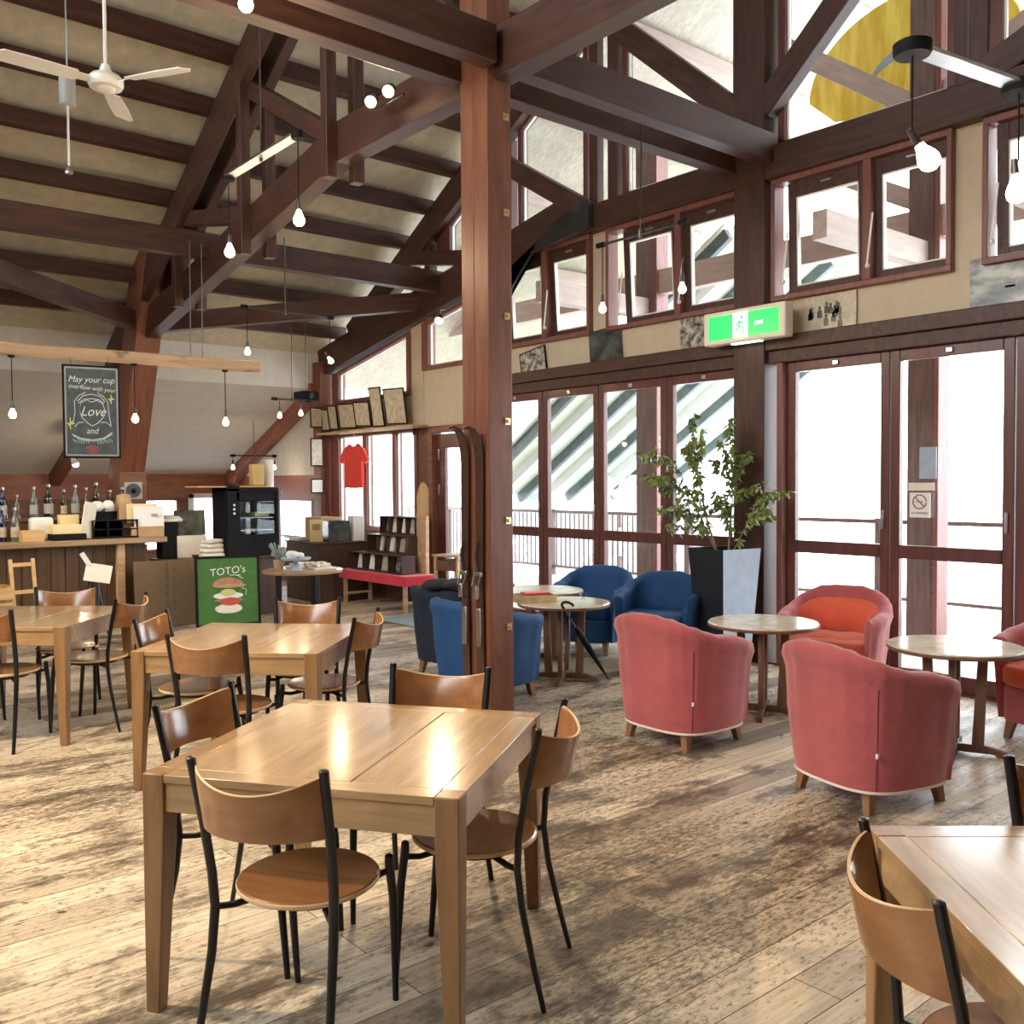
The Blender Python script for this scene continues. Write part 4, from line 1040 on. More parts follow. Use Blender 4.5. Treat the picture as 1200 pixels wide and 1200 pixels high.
def picture(label, yc, zc, w, h, mat, roll=0, frame=None, x=WX + .02, lean=0, group=None, fw=.012, cat='picture', name='picture'):
    t = thing(name, label, cat, (x, yc, zc)); t.rotation_euler = (R(roll), 0, 0); t.rotation_euler = (Matrix.Rotation(R(roll), 3, 'X') @ Matrix.Rotation(R(lean), 3, 'Y')).to_euler()
    if group: t['group'] = group
    if frame:
        mb = MB(); mb.box((0, 0, h / 2), (.018, w, fw)); mb.box((0, 0, -h / 2), (.018, w, fw)); mb.box((0, w / 2, 0), (.018, fw, h + fw)); mb.box((0, -w / 2, 0), (.018, fw, h + fw)); mb.build('frame', frame, t, .002)
    MB().box((0, 0, 0), (.008, w, h)).build('print', mat, t)
    return t
p = picture('round old photograph on white card leaning under the far opening windows', 8.02, 2.93, .42, .29, 'photo_bw1', -9, 'black')
picture('small dark unframed photograph hung slightly askew between the beige panels', 6.89, 2.97, .46, .40, 'photo_dark', -4)
picture('black and white photograph of a crowd left of the exit sign', 5.70, 2.965, .40, .33, 'photo_bw1', 0)
p = picture('black and white group photograph of seated people right of the exit sign', 4.31, 2.965, .46, .31, 'certificate', 0)
mb = MB()
for k_ in range(11):
    y = random.uniform(-.2, .2); z = random.uniform(-.10, .04); hh_ = random.uniform(.05, .08)
    mb = MB(); mb.loft([[Vector((-.005, y + a_ * w_, z + v_)) for a_ in (-1, 1)] + [Vector((-.008, y + a_ * w_, z + v_)) for a_ in (1, -1)] for w_, v_ in ((.022, -hh_ / 2), (.020, hh_ * .3), (.007, hh_ / 2), (.012, hh_ / 2 + .010), (.011, hh_ / 2 + .022), (.003, hh_ / 2 + .028))])
    mb.build('seated_figure', 'photo_dark', p)
p = picture('large snowy landscape photograph under the right opening window', 2.62, 2.99, 1.12, .40, 'photo_bw2', 0)
mb = MB(); mb.box((-.005, .30, -.04), (.003, .16, .03)); mb.box((-.005, .28, -.02), (.003, .07, .04)); mb.build('sledge', 'photo_dark', p)
struct(B('trim_8', 'beam', (WX + .02, 2.62, 2.80), (.02, 1.2, .02)))
# notices on the outside of the glass
n1 = picture('no smoking notice on the glass door', 3.54, 1.40, .16, .19, 'paperwhite', 0, None, WX + .012, name='notice', cat='notice')
mb = MB(); ring = [Vector((-.006, .052 * math.cos(a * PI / 12), .025 + .052 * math.sin(a * PI / 12))) for a in range(25)]
mb.tube(ring, .005, 6); mb.tube([(-.006, .037, .025 + .037), (-.006, -.037, .025 - .037)], .005, 6); mb.build('prohibition_ring', 'chalkred', n1)
MB().box((-.006, .0, .025), (.003, .06, .010)).build('cigarette', 'grey', n1)
text('lettering', 'NO SMOKING', .020, 'black', n1, (-.0055, 0, -.062), FACE_X, .0006)
picture('narrow white paper strip on the glass door above the no smoking notice', 3.53, 1.54, .20, .06, 'paper', 0, None, WX + .012, name='notice', cat='notice')
picture('pale blank sheet on the glass door, higher than the no smoking notice', 3.48, 1.72, .13, .24, 'planter_light', 0, None, WX + .012, name='notice', cat='notice')

# ------------------------------------------------------------------ certificate shelf
sh = thing('wall_shelf', 'long wall shelf over the side window carrying framed certificates', 'shelf', (6.86, 11.30, 2.33))
MB().box((0, 0, -.015), (.24, 2.56, .03)).build('board', 'log', sh, .004); MB().box((.08, 1.0, -.07), (.03, .03, .10)).build('bracket', 'beam', sh); MB().box((.08, -1.0, -.07), (.03, .03, .10)).build('bracket', 'beam', sh)
certs = [(12.44, .27, .30, 8, 'leftmost small framed certificate at the end of the shelf'), (12.18, .24, .34, 9, 'second framed certificate from the left, tilted on the shelf'), (11.78, .44, .34, 5, 'wide framed certificate, third from the left on the shelf'), (11.36, .40, .33, 8, 'framed certificate with a bright reflection left of the tall one'), (10.98, .28, .52, 3, 'tall narrow framed certificate on the shelf'), (10.52, .48, .46, 4, 'largest framed certificate at the right end of the shelf')]
for i, (y, w, h, roll, lab) in enumerate(certs):
    y += .10; roll = -roll
    picture(lab, y, 2.345 + h / 2 + .012 + w / 2 * math.sin(abs(R(roll))), w, h, 'certificate', roll * -.4, 'black', 6.86, -9, 'framed certificates on the wall shelf', .018, 'picture', 'framed_certificate')
for z, h, lab in ((2.56, .30, 'upper narrow frame beside the red corner post'), (2.05, .42, 'middle grey framed notice beside the red corner post'), (1.55, .22, 'small white card beside the red corner post')):
    t = thing('wall_frame', lab, 'picture', (6.76, 12.60, z)); MB().box((0, 0, 0), (.20, .014, h)).build('frame', 'black', t, .002); MB().box((0, -.009, 0), (.17, .005, h - .04)).build('sheet', 'certificate' if z > 1.6 else 'paperwhite', t)
# red T-shirt on a hanger
ts = thing('t_shirt', 'red T-shirt on a hanger in the side window', 'shirt', (6.92, 11.80, 1.86))
half = [(0, .255), (.07, .262), (.10, .285), (.17, .265), (.265, .215), (.395, .06), (.30, .005), (.235, .085), (.235, -.34), (0, -.345)]
poly = half + [(-a, b) for a, b in reversed(half[1:-1])]
mb = MB(); mb.prism([(a, b) for a, b in poly], .05, lambda u, v, w: Vector((-.025 + w, u, v)))
mb.build('shirt', 'tshirt', ts, .012)
MB().tube([(0, .18, .27), (0, 0, .31), (0, -.18, .27)], .008, 6).build('hanger', 'black', ts); MB().tube([(0, 0, .31), (0, 0, .36), (0, .02, .39), (0, .0, .42), (0.01, -.015, .44)], .004, 6).build('hook', 'steel', ts)

# ------------------------------------------------------------------ chalkboard under the timber bar
cb = thing('chalkboard', 'blackboard with white chalk drawing of hands round a heart hanging from the timber bar', 'chalkboard', (2.69, 9.40, 2.28), R(-9))
cb.scale = (.83, 1, .95)
W, Hh = .58, .90
MB().box((0, 0, 0), (W, .03, Hh)).build('board', 'board', cb, .004)
mb = MB()
for s in (-1, 1): mb.box((s * (W / 2 - .02), -.018, 0), (.018, .006, Hh - .04)); mb.box((0, -.018, s * (Hh / 2 - .02)), (W - .04, .006, .018))
mb.build('inner_border', 'grey', cb)
mb = MB(); 
for s in (-1, 1): mb.box((s * (W / 2), 0, 0), (.018, .042, Hh + .018)); mb.box((0, 0, s * Hh / 2), (W, .042, .018))
mb.build('frame', 'black', cb, .002)
for s in (-1, 1): MB().tube([(s * .2, 0, Hh / 2), (s * .2, .12, Hh / 2 + .10)], .004, 5).build('hanging_wire', 'darksteel', cb)
fy = lambda u, v, l: Vector((u, -.016 - l, v))
text('lettering', 'May your cup', .088, 'chalk', cb, (0, -.0185, .315), FACE_Y, .001, .3)
text('lettering', 'overflow with your', .063, 'chalk', cb, (0.005, -.0185, .232), (R(90), R(4), 0), .001, .3)
text('lettering', 'Love', .135, 'chalk', cb, (.01, -.0185, .0), FACE_Y, .001, .35)
text('lettering', 'and', .085, 'chalk', cb, (.0, -.0185, -.19), FACE_Y, .001, .25)
hands = [[(-.20, -.13), (-.175, 0), (-.18, .10), (-.13, .16), (-.06, .19)], [(.20, -.13), (.175, 0), (.17, .10), (.12, .16), (.06, .19)], [(-.15, .10), (-.09, .155), (0, .175), (.09, .155), (.14, .10)],
         [(-.14, .08), (-.08, .12), (0, .13), (.08, .12), (.13, .08)],
         [(0, .095), (-.05, .115), (-.11, .09), (-.13, .03), (-.11, -.05), (-.05, -.11), (0, -.14), (.06, -.11), (.12, -.05), (.135, .03), (.11, .09), (.05, .115), (0, .095)],
         [(-.18, -.15), (-.14, -.11), (-.09, -.105)], [(.20, -.14), (.15, -.10), (.09, -.105)],
         [(-.21, -.225), (-.12, -.262), (0, -.278), (.12, -.258), (.21, -.20)], [(-.20, -.240), (-.12, -.275), (0, -.292), (.12, -.272), (.21, -.215)]]
strokes('drawing', hands, .004, 'chalk', cb, fy)
tq = [[(x, -.285 + .04 * x * x * 10 + random.uniform(-.01, .01)), (x + .012, -.315 + .4 * x * x + random.uniform(-.01, .01))] for x in [i * .025 - .2 for i in range(17)] if abs(x) > .03]
strokes('leaf_drawing', tq, .0045, 'chalkteal', cb, fy)
star = lambda cx, cy, r_: [[(cx - r_, cy), (cx + r_, cy)], [(cx, cy - r_ * 1.3), (cx, cy + r_ * 1.3)], [(cx - r_ * .5, cy - r_ * .5), (cx + r_ * .5, cy + r_ * .5)]]
strokes('star_drawing', star(.205, .13, .035) + star(-.225, -.12, .045), .006, 'chalky', cb, fy)
strokes('stamp_drawing', [[(.07 * math.cos(a * PI / 8), -.375 + .035 * math.sin(a * PI / 8)) for a in range(17)], [(-.05, -.375), (.05, -.375)], [(-.04, -.36), (.04, -.36)], [(-.04, -.39), (.04, -.39)]], .006, 'chalkred', cb, fy)

# ------------------------------------------------------------------ counter
ct = thing('bar_counter', 'long plank-fronted bar counter with a thick slab top at the left', 'counter', (0, 11.25, 0))
mb = MB(); mb.loft([[Vector((-4.5, -.33 + .0, z)), Vector((0, -.32, z)), Vector((2.4, -.36, z)), Vector((3.93, -.33, z)), Vector((3.96, -.10, z)), Vector((3.92, .05, z)), Vector((-4.5, .05, z))] for z in (.925, .99)]); mb.build('slab_top', 'counter_top', ct, .012)
mb = MB()
x = -4.4
while x < 3.7:
    w = .145; mb.box((x + w / 2, -.20 + random.uniform(-.003, .003), .46), (w - .006, .03, .92)); x += w
mb.build('front_boards', 'counter_front', ct, .002)
MB().box((-.3, -.07, .45), (8.1, .22, .90)).build('body', 'darkwall', ct)
MB().box((3.42, -.255, .46), (.085, .075, .92)).build('corner_post', 'log', ct, .006)
# two flat brown panels leaning below the counter end
for i, (x, w, lab) in enumerate(((3.66, .42, 'olive-brown board leaning below the counter end, left one'), (4.0, .36, 'olive-brown board beside the green burger board, right one'))):
    t = thing('leaning_panel', lab, 'board', (x, 10.62 - i * .04, 0), R(-4)); m = Matrix.Rotation(R(-5), 3, 'X')
    MB().box((0, 0, .37), (w, .025, .74), m).build('panel', 'cabinet', t, .004)
    mb = MB()
    for k_ in range(7):
        mb.sphere((w * (.32 if i == 0 else -.35), -.018 - (.37 - (.10 + k_ * .09)) * .087, .10 + k_ * .09), .014, 6, (1.2, .4, .6))
    mb.build('leaf_decoration', 'board', t)
# lower counter with the display case
lc = thing('low_counter', 'dark low counter between the bar end and the display case', 'counter', (4.55, 11.0, 0))
MB().box((.0, .0, .345), (1.34, .55, .69)).build('body', 'darkdesk', lc, .004); MB().box((0, 0, .705), (1.40, .60, .03)).build('worktop', 'darkdesk', lc, .006)
dc = thing('display_case', 'black glass-fronted refrigerated display case on the low counter', 'display case', (4.90, 10.95, .72))
mb = MB(); mb.box((0, 0, .13), (.66, .46, .26)); mb.box((0, 0, .80), (.66, .46, .05)); mb.box((-.25, 0, .55), (.16, .46, .60)); mb.box((.31, 0, .52), (.04, .46, .52)); mb.box((.03, 0, .72), (.50, .46, .12)); mb.build('case_body', 'black', dc, .01)
MB().box((.06, -.20, .46), (.46, .006, .42)).build('front_glass', 'glass_tint', dc)
mb = MB(); mb.box((.06, 0, .46), (.44, .36, .010)); mb.box((.06, 0, .31), (.44, .36, .010)); sf = mb.build('shelf', 'steel', dc)
mb = MB(); mb.box((.06, .20, .46), (.46, .02, .42)); mb.build('back_panel', 'planter_light', dc)
mb = MB(); mb.box((.0, -.05, .30), (.14, .14, .05)); mb.box((.16, -.04, .50), (.18, .14, .05)); mb.build('pastry', 'paperyellow', dc)
mb = MB(); mb.loft([[Vector((.34, -.20, .22)), Vector((.44, -.20, .22)), Vector((.44, .20, .22)), Vector((.34, .20, .22))], [Vector((.34, -.20, .78)), Vector((.38, -.20, .78)), Vector((.38, .20, .78)), Vector((.34, .20, .78))]]); mb.build('side_glass', 'glass_tint', dc)
mb = MB()
for z in (.52, .57, .62): mb.tube([(-.25, -.23, z), (-.25, -.245, z)], .014, 10)
mb.build('knob', 'steel', dc)
t = thing('tray', 'flat tray lying on the display case', 'tray', (4.78, 10.95, 1.55)); MB().box((-.1, 0, .008), (.9, .42, .016)).build('tray_board', 'woodbox', t, .004)
t = thing('figurine', 'pink cup-shaped ornament on the display case tray', 'ornament', (4.72, 10.90, 1.57)); MB().lathe([(0, 0), (.05, 0), (.07, .03), (.02, .035), (.03, .06), (.045, .10), (0, .10)], n=16).build('ornament', 'redtrim', t)
t = thing('yellow_vase', 'mustard paper bag standing on the display case', 'bag', (5.04, 10.93, 1.57)); MB().box((0, 0, .13), (.16, .10, .26)).build('bag_body', 'amber_light', t, .01)
t = thing('paper_roll', 'pale pink rolled poster standing behind the display case', 'roll', (5.24, 11.0, 1.55)); MB().tube([(0, 0, 0), (0, 0, .34)], .055, 16).build('roll', 'white', t)
# green burger board
gb = thing('burger_board', 'green chalk poster board with a burger drawing standing on the floor', 'board', (4.34, 10.20, 0), R(-14)); 
m = Matrix.Rotation(R(-5), 3, 'X'); W, Hh = .68, .76
MB().box((0, 0, .39), (W, .02, Hh), m).build('poster', 'greenboard', gb)
mb = MB()
for s in (-1, 1): mb.box((s * W / 2, 0, .39), (.028, .035, Hh + .028), m)
mb.box(m @ Vector((0, 0, Hh / 2)) + Vector((0, 0, .39)), (W, .035, .028), m); mb.box(m @ Vector((0, 0, -Hh / 2)) + Vector((0, 0, .39)), (W, .035, .028), m)
mb.build('frame', 'black', gb, .003)
gf = lambda u, v, l: m @ Vector((u, -.011 - l, v)) + Vector((0, 0, .39))
tt = text('lettering', "TOTO's", .115, 'chalk', gb, gf(.0, .22, .002), (R(90 - 5), R(-5), 0), .001, .1)
def blob(name, poly, mat, lift): 
    mb = MB(); mb.prism(poly, .003, lambda u, v, w: gf(u, v, lift + w)); return mb.build(name, mat, gb)
dome = [(.17 * math.cos(a * PI / 14), .06 + .09 * math.sin(a * PI / 14)) for a in range(15)]
blob('top_bun', dome, 'bun', .001)
el = lambda cx, cy, rx, ry, n=20: [(cx + rx * math.cos(a * 2 * PI / n), cy + ry * math.sin(a * 2 * PI / n)) for a in range(n)]
blob('bun_edge', el(.02, .055, .18, .022), 'card', .004)
blob('egg_white', el(.0, -.055, .165, .038), 'chalk', .001); blob('egg_yolk', el(0, -.02, .085, .040), 'cheese', .005)
blob('sauce', el(.02, -.12, .11, .045), 'patty', .006); blob('meat', el(.0, -.105, .16, .022), 'bun', .003)
blob('lower_bun', el(.0, -.20, .15, .055), 'paper', .002)
for ln in ([(.10, .17), (.17, .13)], [(.02, .175), (.14, .17)], [(.15, .03), (.2, .0), (.19, -.06)], [(-.14, -.17), (-.12, -.23), (.05, -.24)]):
    strokes('outline', [ln], .004, 'chalk', gb, lambda u, v, l: gf(u, v, .006))

# bottles, boxes and papers on the bar
def bottle(x, y, z, h, r, mat, label, neck=.35, lab=None):
    t = thing('bottle', label, 'bottle', (x, y, z), 0, 'bottles behind the bar counter')
    MB().lathe([(0, 0), (r, 0), (r, h * .56), (r * .85, h * .64), (r * neck, h * .76), (r * neck, h * .93), (r * neck * 1.25, h * .935), (r * neck * 1.25, h), (0, h)], n=16).build('bottle_glass', mat, t)
    MB().lathe([(r * 1.02, h * .14), (r * 1.02, h * .44)], n=16).build('bottle_label', lab or random.choice(['certificate', 'paper', 'grey', 'darkwall']), t)
    MB().lathe([(0, h * .94), (r * neck * 1.35, h * .94), (r * neck * 1.35, h * 1.02), (0, h * 1.02)], n=12).build('cap', 'foil', t)
rack = thing('bottle_rack', 'dark stepped rack behind the counter top that carries the bottles', 'rack', (2.75, 11.43, 0)); MB().box((0, 0, .60), (1.9, .22, 1.20)).build('rack_body', 'darkwall', rack, .004); MB().box((0, 0, 1.21), (1.95, .26, .025)).build('rack_top', 'darkwall', rack, .003)
bt = [(2.33, .34, .042, 'bottle_blue', 'bottle with a blue neck at the left end of the bar'), (2.47, .26, .030, 'bottle_clear', 'slim low bottle right of the blue-necked one'), (2.64, .345, .042, 'bottle_clear', 'clear bottle with silver foil, third from the left'),
      (2.79, .37, .050, 'bottle_dark', 'broad dark green bottle with sloping shoulders'), (2.95, .31, .036, 'bottle_dark', 'dark bottle right of the broad green one'), (3.07, .36, .044, 'bottle_clear', 'tall pale bottle in the middle of the row'),
      (3.19, .33, .034, 'bottle_amber', 'amber bottle left of the tallest right one'), (3.30, .385, .042, 'bottle_dark', 'tallest dark bottle with bright neck, behind the cream menu'), (3.45, .30, .050, 'bottle_amber', 'stout amber bottle right of the cream menu'), (3.59, .33, .048, 'bottle_dark', 'dark bottle over the black till')]
for x, h, r, mt, lab in bt: bottle(x, 11.42, 1.223, h, r, mt, lab)
for x, y, mt, lab in ((2.10, 11.15, 'bottle_dark', 'big dark bottle standing on the counter at the left edge'), (2.27, 11.18, 'bottle_blue', 'blue bottle standing on the counter at the left edge'), (2.38, 11.12, 'bottle_clear', 'clear bottle standing on the counter beside the wooden box')):
    bottle(x, y, .99, .36, .042, mt, lab)
def sbox(name, label, cat, loc, dim, mat, rz=0, rx=0, parts=None, bev=.004):
    t = thing(name, label, cat, loc, R(rz)); m = Matrix.Rotation(R(rx), 3, 'X')
    MB().box((0, 0, dim[2] / 2), dim, m).build(parts or 'box_body', mat, t, bev); return t
t = sbox('wooden_box', 'small pine box on the counter by the left edge', 'box', (2.52, 11.02, .99), (.22, .16, .12), 'woodbox')
sbox('paper_tray', 'black letter tray under the cream menu folder', 'tray', (2.88, 11.06, .99), (.34, .26, .07), 'black')
t = sbox('paper_stack', 'stack of yellow paper bags in the black tray', 'papers', (2.86, 11.06, 1.061), (.30, .22, .10), 'paperyellow')
t = sbox('napkin_pile', 'crumpled white napkins at the left of the bottles', 'napkins', (2.66, 11.22, .99), (.24, .12, .25), 'paperwhite', 8, bev=.03)
t = sbox('napkin_box', 'cream napkin box in front of the bottles', 'box', (2.94, 11.22, .99), (.20, .12, .27), 'paperyellow', 0)
t = thing('menu_folder', 'open cream menu folder standing tilted on the counter', 'menu', (3.10, 11.03, .99), R(25)); MB().box((0, 0, .21), (.16, .02, .40), Matrix.Rotation(R(12), 3, 'Y')).build('cover', 'paper', t, .003)
t = thing('cash_drawer', 'black till with compartments on the counter', 'till', (3.38, 11.12, .99))
mb = MB(); mb.box((0, .08, .15), (.50, .02, .30)); mb.box((0, 0, .01), (.50, .26, .02))
for x in (-.24, -.08, .08, .24): mb.box((x, -.02, .10), (.015, .20, .20))
mb.box((0, -.02, .10), (.50, .20, .012)); mb.box((0, -.02, .20), (.50, .20, .012)); mb.build('till_body', 'black', t, .003)
t = thing('soft_toy', 'white round soft toy on the black till', 'toy', (3.22, 11.12, 1.30)); MB().sphere((0, 0, .05), .075, 9, (1, .8, .8)).build('toy_body', 'paperwhite', t); MB().sphere((.12, 0, .06), .06, 8).build('toy_head', 'paperwhite', t)
t = sbox('coffee_grinder', 'brown coffee jar with pale lid on the counter', 'jar', (3.53, 11.19, .99), (.15, .15, .40), 'card'); MB().lathe([(0, .4), (.08, .4), (.08, .48), (0, .50)], n=14).build('lid', 'wicker', t)
t = thing('speaker', 'brown wooden loudspeaker at the foot of the leaning column', 'speaker', (3.72, 11.52, 1.22), R(-4)); MB().box((0, 0, .26), (.30, .22, .52)).build('cabinet_box', 'darkwall', t, .006)
MB().box((0, -.115, .30), (.20, .008, .20)).build('mount_plate', 'grey', t); MB().tube([(0, -.118, .30), (0, -.125, .30)], .085, 20).build('cone', 'darksteel', t); MB().sphere((0, -.125, .30), .03, 8).build('dust_cap', 'black', t)
sh2 = sbox('speaker_stand_box', 'dark box under the wooden loudspeaker', 'box', (3.72, 11.48, .99), (.34, .24, .23), 'darkwall')
t = thing('menu_holder', 'brown wooden holder full of printed menus at the counter end', 'menu', (3.74, 11.06, .99), R(-6)); MB().box((0, .03, .06), (.36, .20, .12)).build('holder', 'card', t, .004)
MB().box((-.04, .02, .27), (.34, .012, .22), Matrix.Rotation(R(-8), 3, 'X')).build('yellow_sheet', 'paperyellow', t)
MB().box((.02, -.03, .22), (.33, .01, .26), Matrix.Rotation(R(-8), 3, 'X')).build('white_sheet', 'paperwhite', t)
MB().box((.08, -.052, .25), (.07, .003, .03), Matrix.Rotation(R(-8), 3, 'X')).build('printed_mark', 'grey', t)
# on the low counter
t = thing('tilted_picture_box', 'dark photo print leaning on the low counter behind the coffee cup', 'picture', (4.28, 11.15, .72), R(-8)); MB().box((0, 0, .41), (.36, .02, .30), Matrix.Rotation(R(-8), 3, 'X')).build('print', 'photo_dark', t); MB().box((0, .0, .13), (.34, .2, .26)).build('base_box', 'paper', t, .006)
t = thing('paper_bundle', 'cream bundle of wrapped rolls on the low counter', 'papers', (4.44, 10.88, .72))
for k_ in range(4): MB().box((0, 0, .03 + k_ * .055), (.26 - .02 * k_, .18, .05), Matrix.Rotation(R(k_ * 7 - 8), 3, 'Z')).build('bundle', 'paper', t, .015)
t = thing('coffee_cup', 'small amber cup on the low counter', 'cup', (4.20, 10.78, .72)); MB().lathe([(0, 0), (.02, 0), (.045, .05), (.042, .05), (.018, .008), (0, .008)], n=16).build('cup', 'bottle_amber', t)
t = thing('black_dispenser', 'black dispenser with a white cloth between counter and display case', 'dispenser', (4.02, 11.18, .72)); MB().box((0, 0, .22), (.20, .2, .44)).build('dispenser_body', 'black', t, .01); MB().box((.03, -.02, .47), (.24, .2, .04), Matrix.Rotation(R(15), 3, 'X')).build('cloth', 'paperwhite', t, .015)

# round table with cakes
tk = thing('round_side_table', 'dark round table with cake stand and trays right of the green board', 'table', (4.52, 8.75, 0))
MB().lathe([(0, .69), (.40, .69), (.405, .70), (.405, .715), (.395, .72), (0, .72)], n=40).build('tabletop', 'counter_top', tk)
for k_ in range(3):
    a = k_ * 2 * PI / 3 + .6; MB().box((.24 * math.cos(a), .24 * math.sin(a), .345), (.05, .05, .69)).build('leg', 'black_metal', tk, .004)
t = thing('cake_stand', 'mint green footed cake stand with wrapped cakes', 'cake stand', (4.40, 8.66, .72)); MB().lathe([(0, 0), (.07, 0), (.055, .02), (.022, .08), (.025, .10), (.14, .105), (.15, .125), (.145, .13), (0, .11)], n=28).build('stand', 'planter_light', t)
for k_ in range(4): MB().sphere((random.uniform(-.07, .07), random.uniform(-.06, .06), .15 + .02 * (k_ % 2)), .045, 7, (1.2, 1, .7)).build('wrapped_cake', 'paperwhite', t)
t = thing('flower_pot', 'silver-leaved small plant on the round side table', 'plant', (4.30, 8.84, .72)); MB().lathe([(0, 0), (.045, 0), (.055, .10), (0, .10)], n=14).build('pot', 'card', t)
mb = MB()
for k_ in range(26):
    a = random.uniform(0, 6.28); p = Vector((0, 0, .10)); q_ = p + Vector((math.cos(a) * random.uniform(.03, .10), math.sin(a) * random.uniform(.03, .10), random.uniform(.04, .18))); mb.tube([p, q_], [.004, .010], 5)
mb.build('leaves', 'cactus', t)
for i, (x, y, z, w, lab) in enumerate(((4.72, 8.86, .72, .26, 'white tray of packets at the right of the round side table'), (4.66, 8.60, .72, .24, 'white tray of wrapped biscuits in front on the round side table'), (4.56, 8.92, .72, .22, 'pale box of sweets behind the cake stand'))):
    t = thing('biscuit_tray', lab, 'tray', (x, y, z), R(-30 + i * 25)); MB().box((0, 0, .012), (w, .17, .024)).build('tray_base', 'white', t, .006)
    for k_ in range(4): MB().box((-w * .3 + k_ * w * .2, random.uniform(-.02, .02), .04), (.04, .12, .03), Matrix.Rotation(random.uniform(-.4, .4), 3, 'Z')).build('packet', 'paper', t, .004)

# bench with red cloth and stepped book rack
bn = thing('bench', 'low wooden bench under a red cloth by the entrance', 'bench', (6.55, 10.38, 0))
for sx in (-1, 1):
    for sy in (-1, 1): MB().box((sx * .19, sy * .72, .20), (.045, .045, .40)).build('leg', 'log', bn, .003)
for sy in (-1, 1): MB().box((0, sy * .72, .12), (.34, .03, .03)).build('stretcher', 'log', bn, .003)
MB().box((0, 0, .415), (.46, 1.56, .03)).build('bench_top', 'log', bn, .003)
tc_ = thing('bench_cloth', 'red cloth draped over the bench under the book rack', 'cloth', (6.55, 10.38, .43)); mb = MB(); mb.box((0, 0, .010), (.49, 1.60, .02)); mb.box((-.245, 0, -.045), (.012, 1.60, .11)); mb.box((0, -.80, -.045), (.49, .012, .11)); mb.build('cloth', 'redcloth', tc_, .006)
bk = thing('book_rack', 'dark three-step rack with open compartments on the red bench', 'rack', (6.60, 10.42, .452))
for k_, (y0, y1, x0) in enumerate(((-.62, .62, -.20), (-.52, .42, -.06), (-.50, .32, .08))):
    mb = MB(); z = k_ * .235; yc = (y0 + y1) / 2; n_ = 5
    mb.box((x0 + .20, yc, z + .115), (.012, y1 - y0, .23)); mb.box((x0 + .10, yc, z + .006), (.22, y1 - y0, .012)); mb.box((x0 + .10, yc, z + .228), (.22, y1 - y0, .012))
    for j in range(n_): mb.box((x0 + .10, y0 + (y1 - y0) * j / (n_ - 1), z + .115), (.20, .014, .22))
    mb.build('tier', 'darkdesk', bk, .002)
MB().box((.13, -.60, .36), (.05, .22, .72)).build('side_board', 'log', bk, .003)
names = ['magazine', 'booklet', 'brochure', 'catalogue', 'leaflets']
places = ['at the far end of the lowest step', 'second from the far end on the lowest step', 'third on the lowest step', 'near end of the lowest step', 'far end of the middle step', 'middle of the middle step', 'near end of the middle step', 'far end of the top step', 'second on the top step', 'third on the top step', 'near end of the top step']
spots = [(.46, 0, -.17), (.16, 0, -.17), (-.15, 0, -.17), (-.46, 0, -.17), (.18, 1, -.03), (-.08, 1, -.03), (-.34, 1, -.03), (.18, 2, .11), (.02, 2, .11), (-.18, 2, .11), (-.38, 2, .11)]
for i, (y, k_, x0) in enumerate(spots):
    z = .452 + k_ * .235 + .014
    t = thing('booklet', names[i % 5] + ' in the stepped rack, ' + places[i], 'booklet', (6.60 + x0 + .045, 10.42 + y, z), 0, 'booklets in the stepped rack')
    MB().box((0, 0, .10), (.03, .10 + .02 * (i % 3), .19), Matrix.Rotation(R(10), 3, 'Y')).build('cover', ['paper', 'paperwhite', 'certificate', 'photo_bw2'][i % 4], t, .002)
t = thing('round_tray', 'brown oval wooden tray hanging beside the entrance door', 'tray', (7.02, 10.19, 1.28)); mb = MB(); mb.lathe([(0, 0), (.15, 0), (.16, .02), (.15, .012), (0, .010)], n=30); o = mb.build('tray_disc', 'woodbox', t); o.rotation_euler = (0, R(-90), 0); o.scale = (2.0, 1, 1)
# dark desk with boxes in the corner
dk = thing('corner_desk', 'dark cloth-covered desk in the corner left of the red bench', 'desk', (6.42, 11.68, 0)); MB().box((0, 0, .39), (.8, .92, .78)).build('desk_body', 'darkdesk', dk, .01); MB().box((0, 0, .79), (.84, .96, .025)).build('desk_top', 'darkdesk', dk, .004)
sbox('cardboard_box', 'brown cardboard box on the corner desk', 'box', (6.42, 11.80, .803), (.34, .40, .32), 'card', 5)
t = sbox('price_sign', 'small cream card stand on the corner desk', 'sign', (6.12, 11.45, .803), (.17, .03, .30), 'paperyellow', -25); MB().box((0, -.018, .20), (.10, .003, .08)).build('printed_mark', 'card', t)
sbox('printed_box', 'dark printed box on the corner desk', 'box', (6.40, 11.42, .803), (.30, .26, .28), 'photo_dark', -10)
sbox('white_carton', 'white carton standing beside the printed box on the corner desk', 'box', (6.68, 11.36, .803), (.16, .24, .34), 'paperwhite', -10)
sbox('paper_pile', 'flat pile of papers on the corner desk', 'papers', (6.17, 11.98, .803), (.26, .22, .04), 'paperwhite', 12)
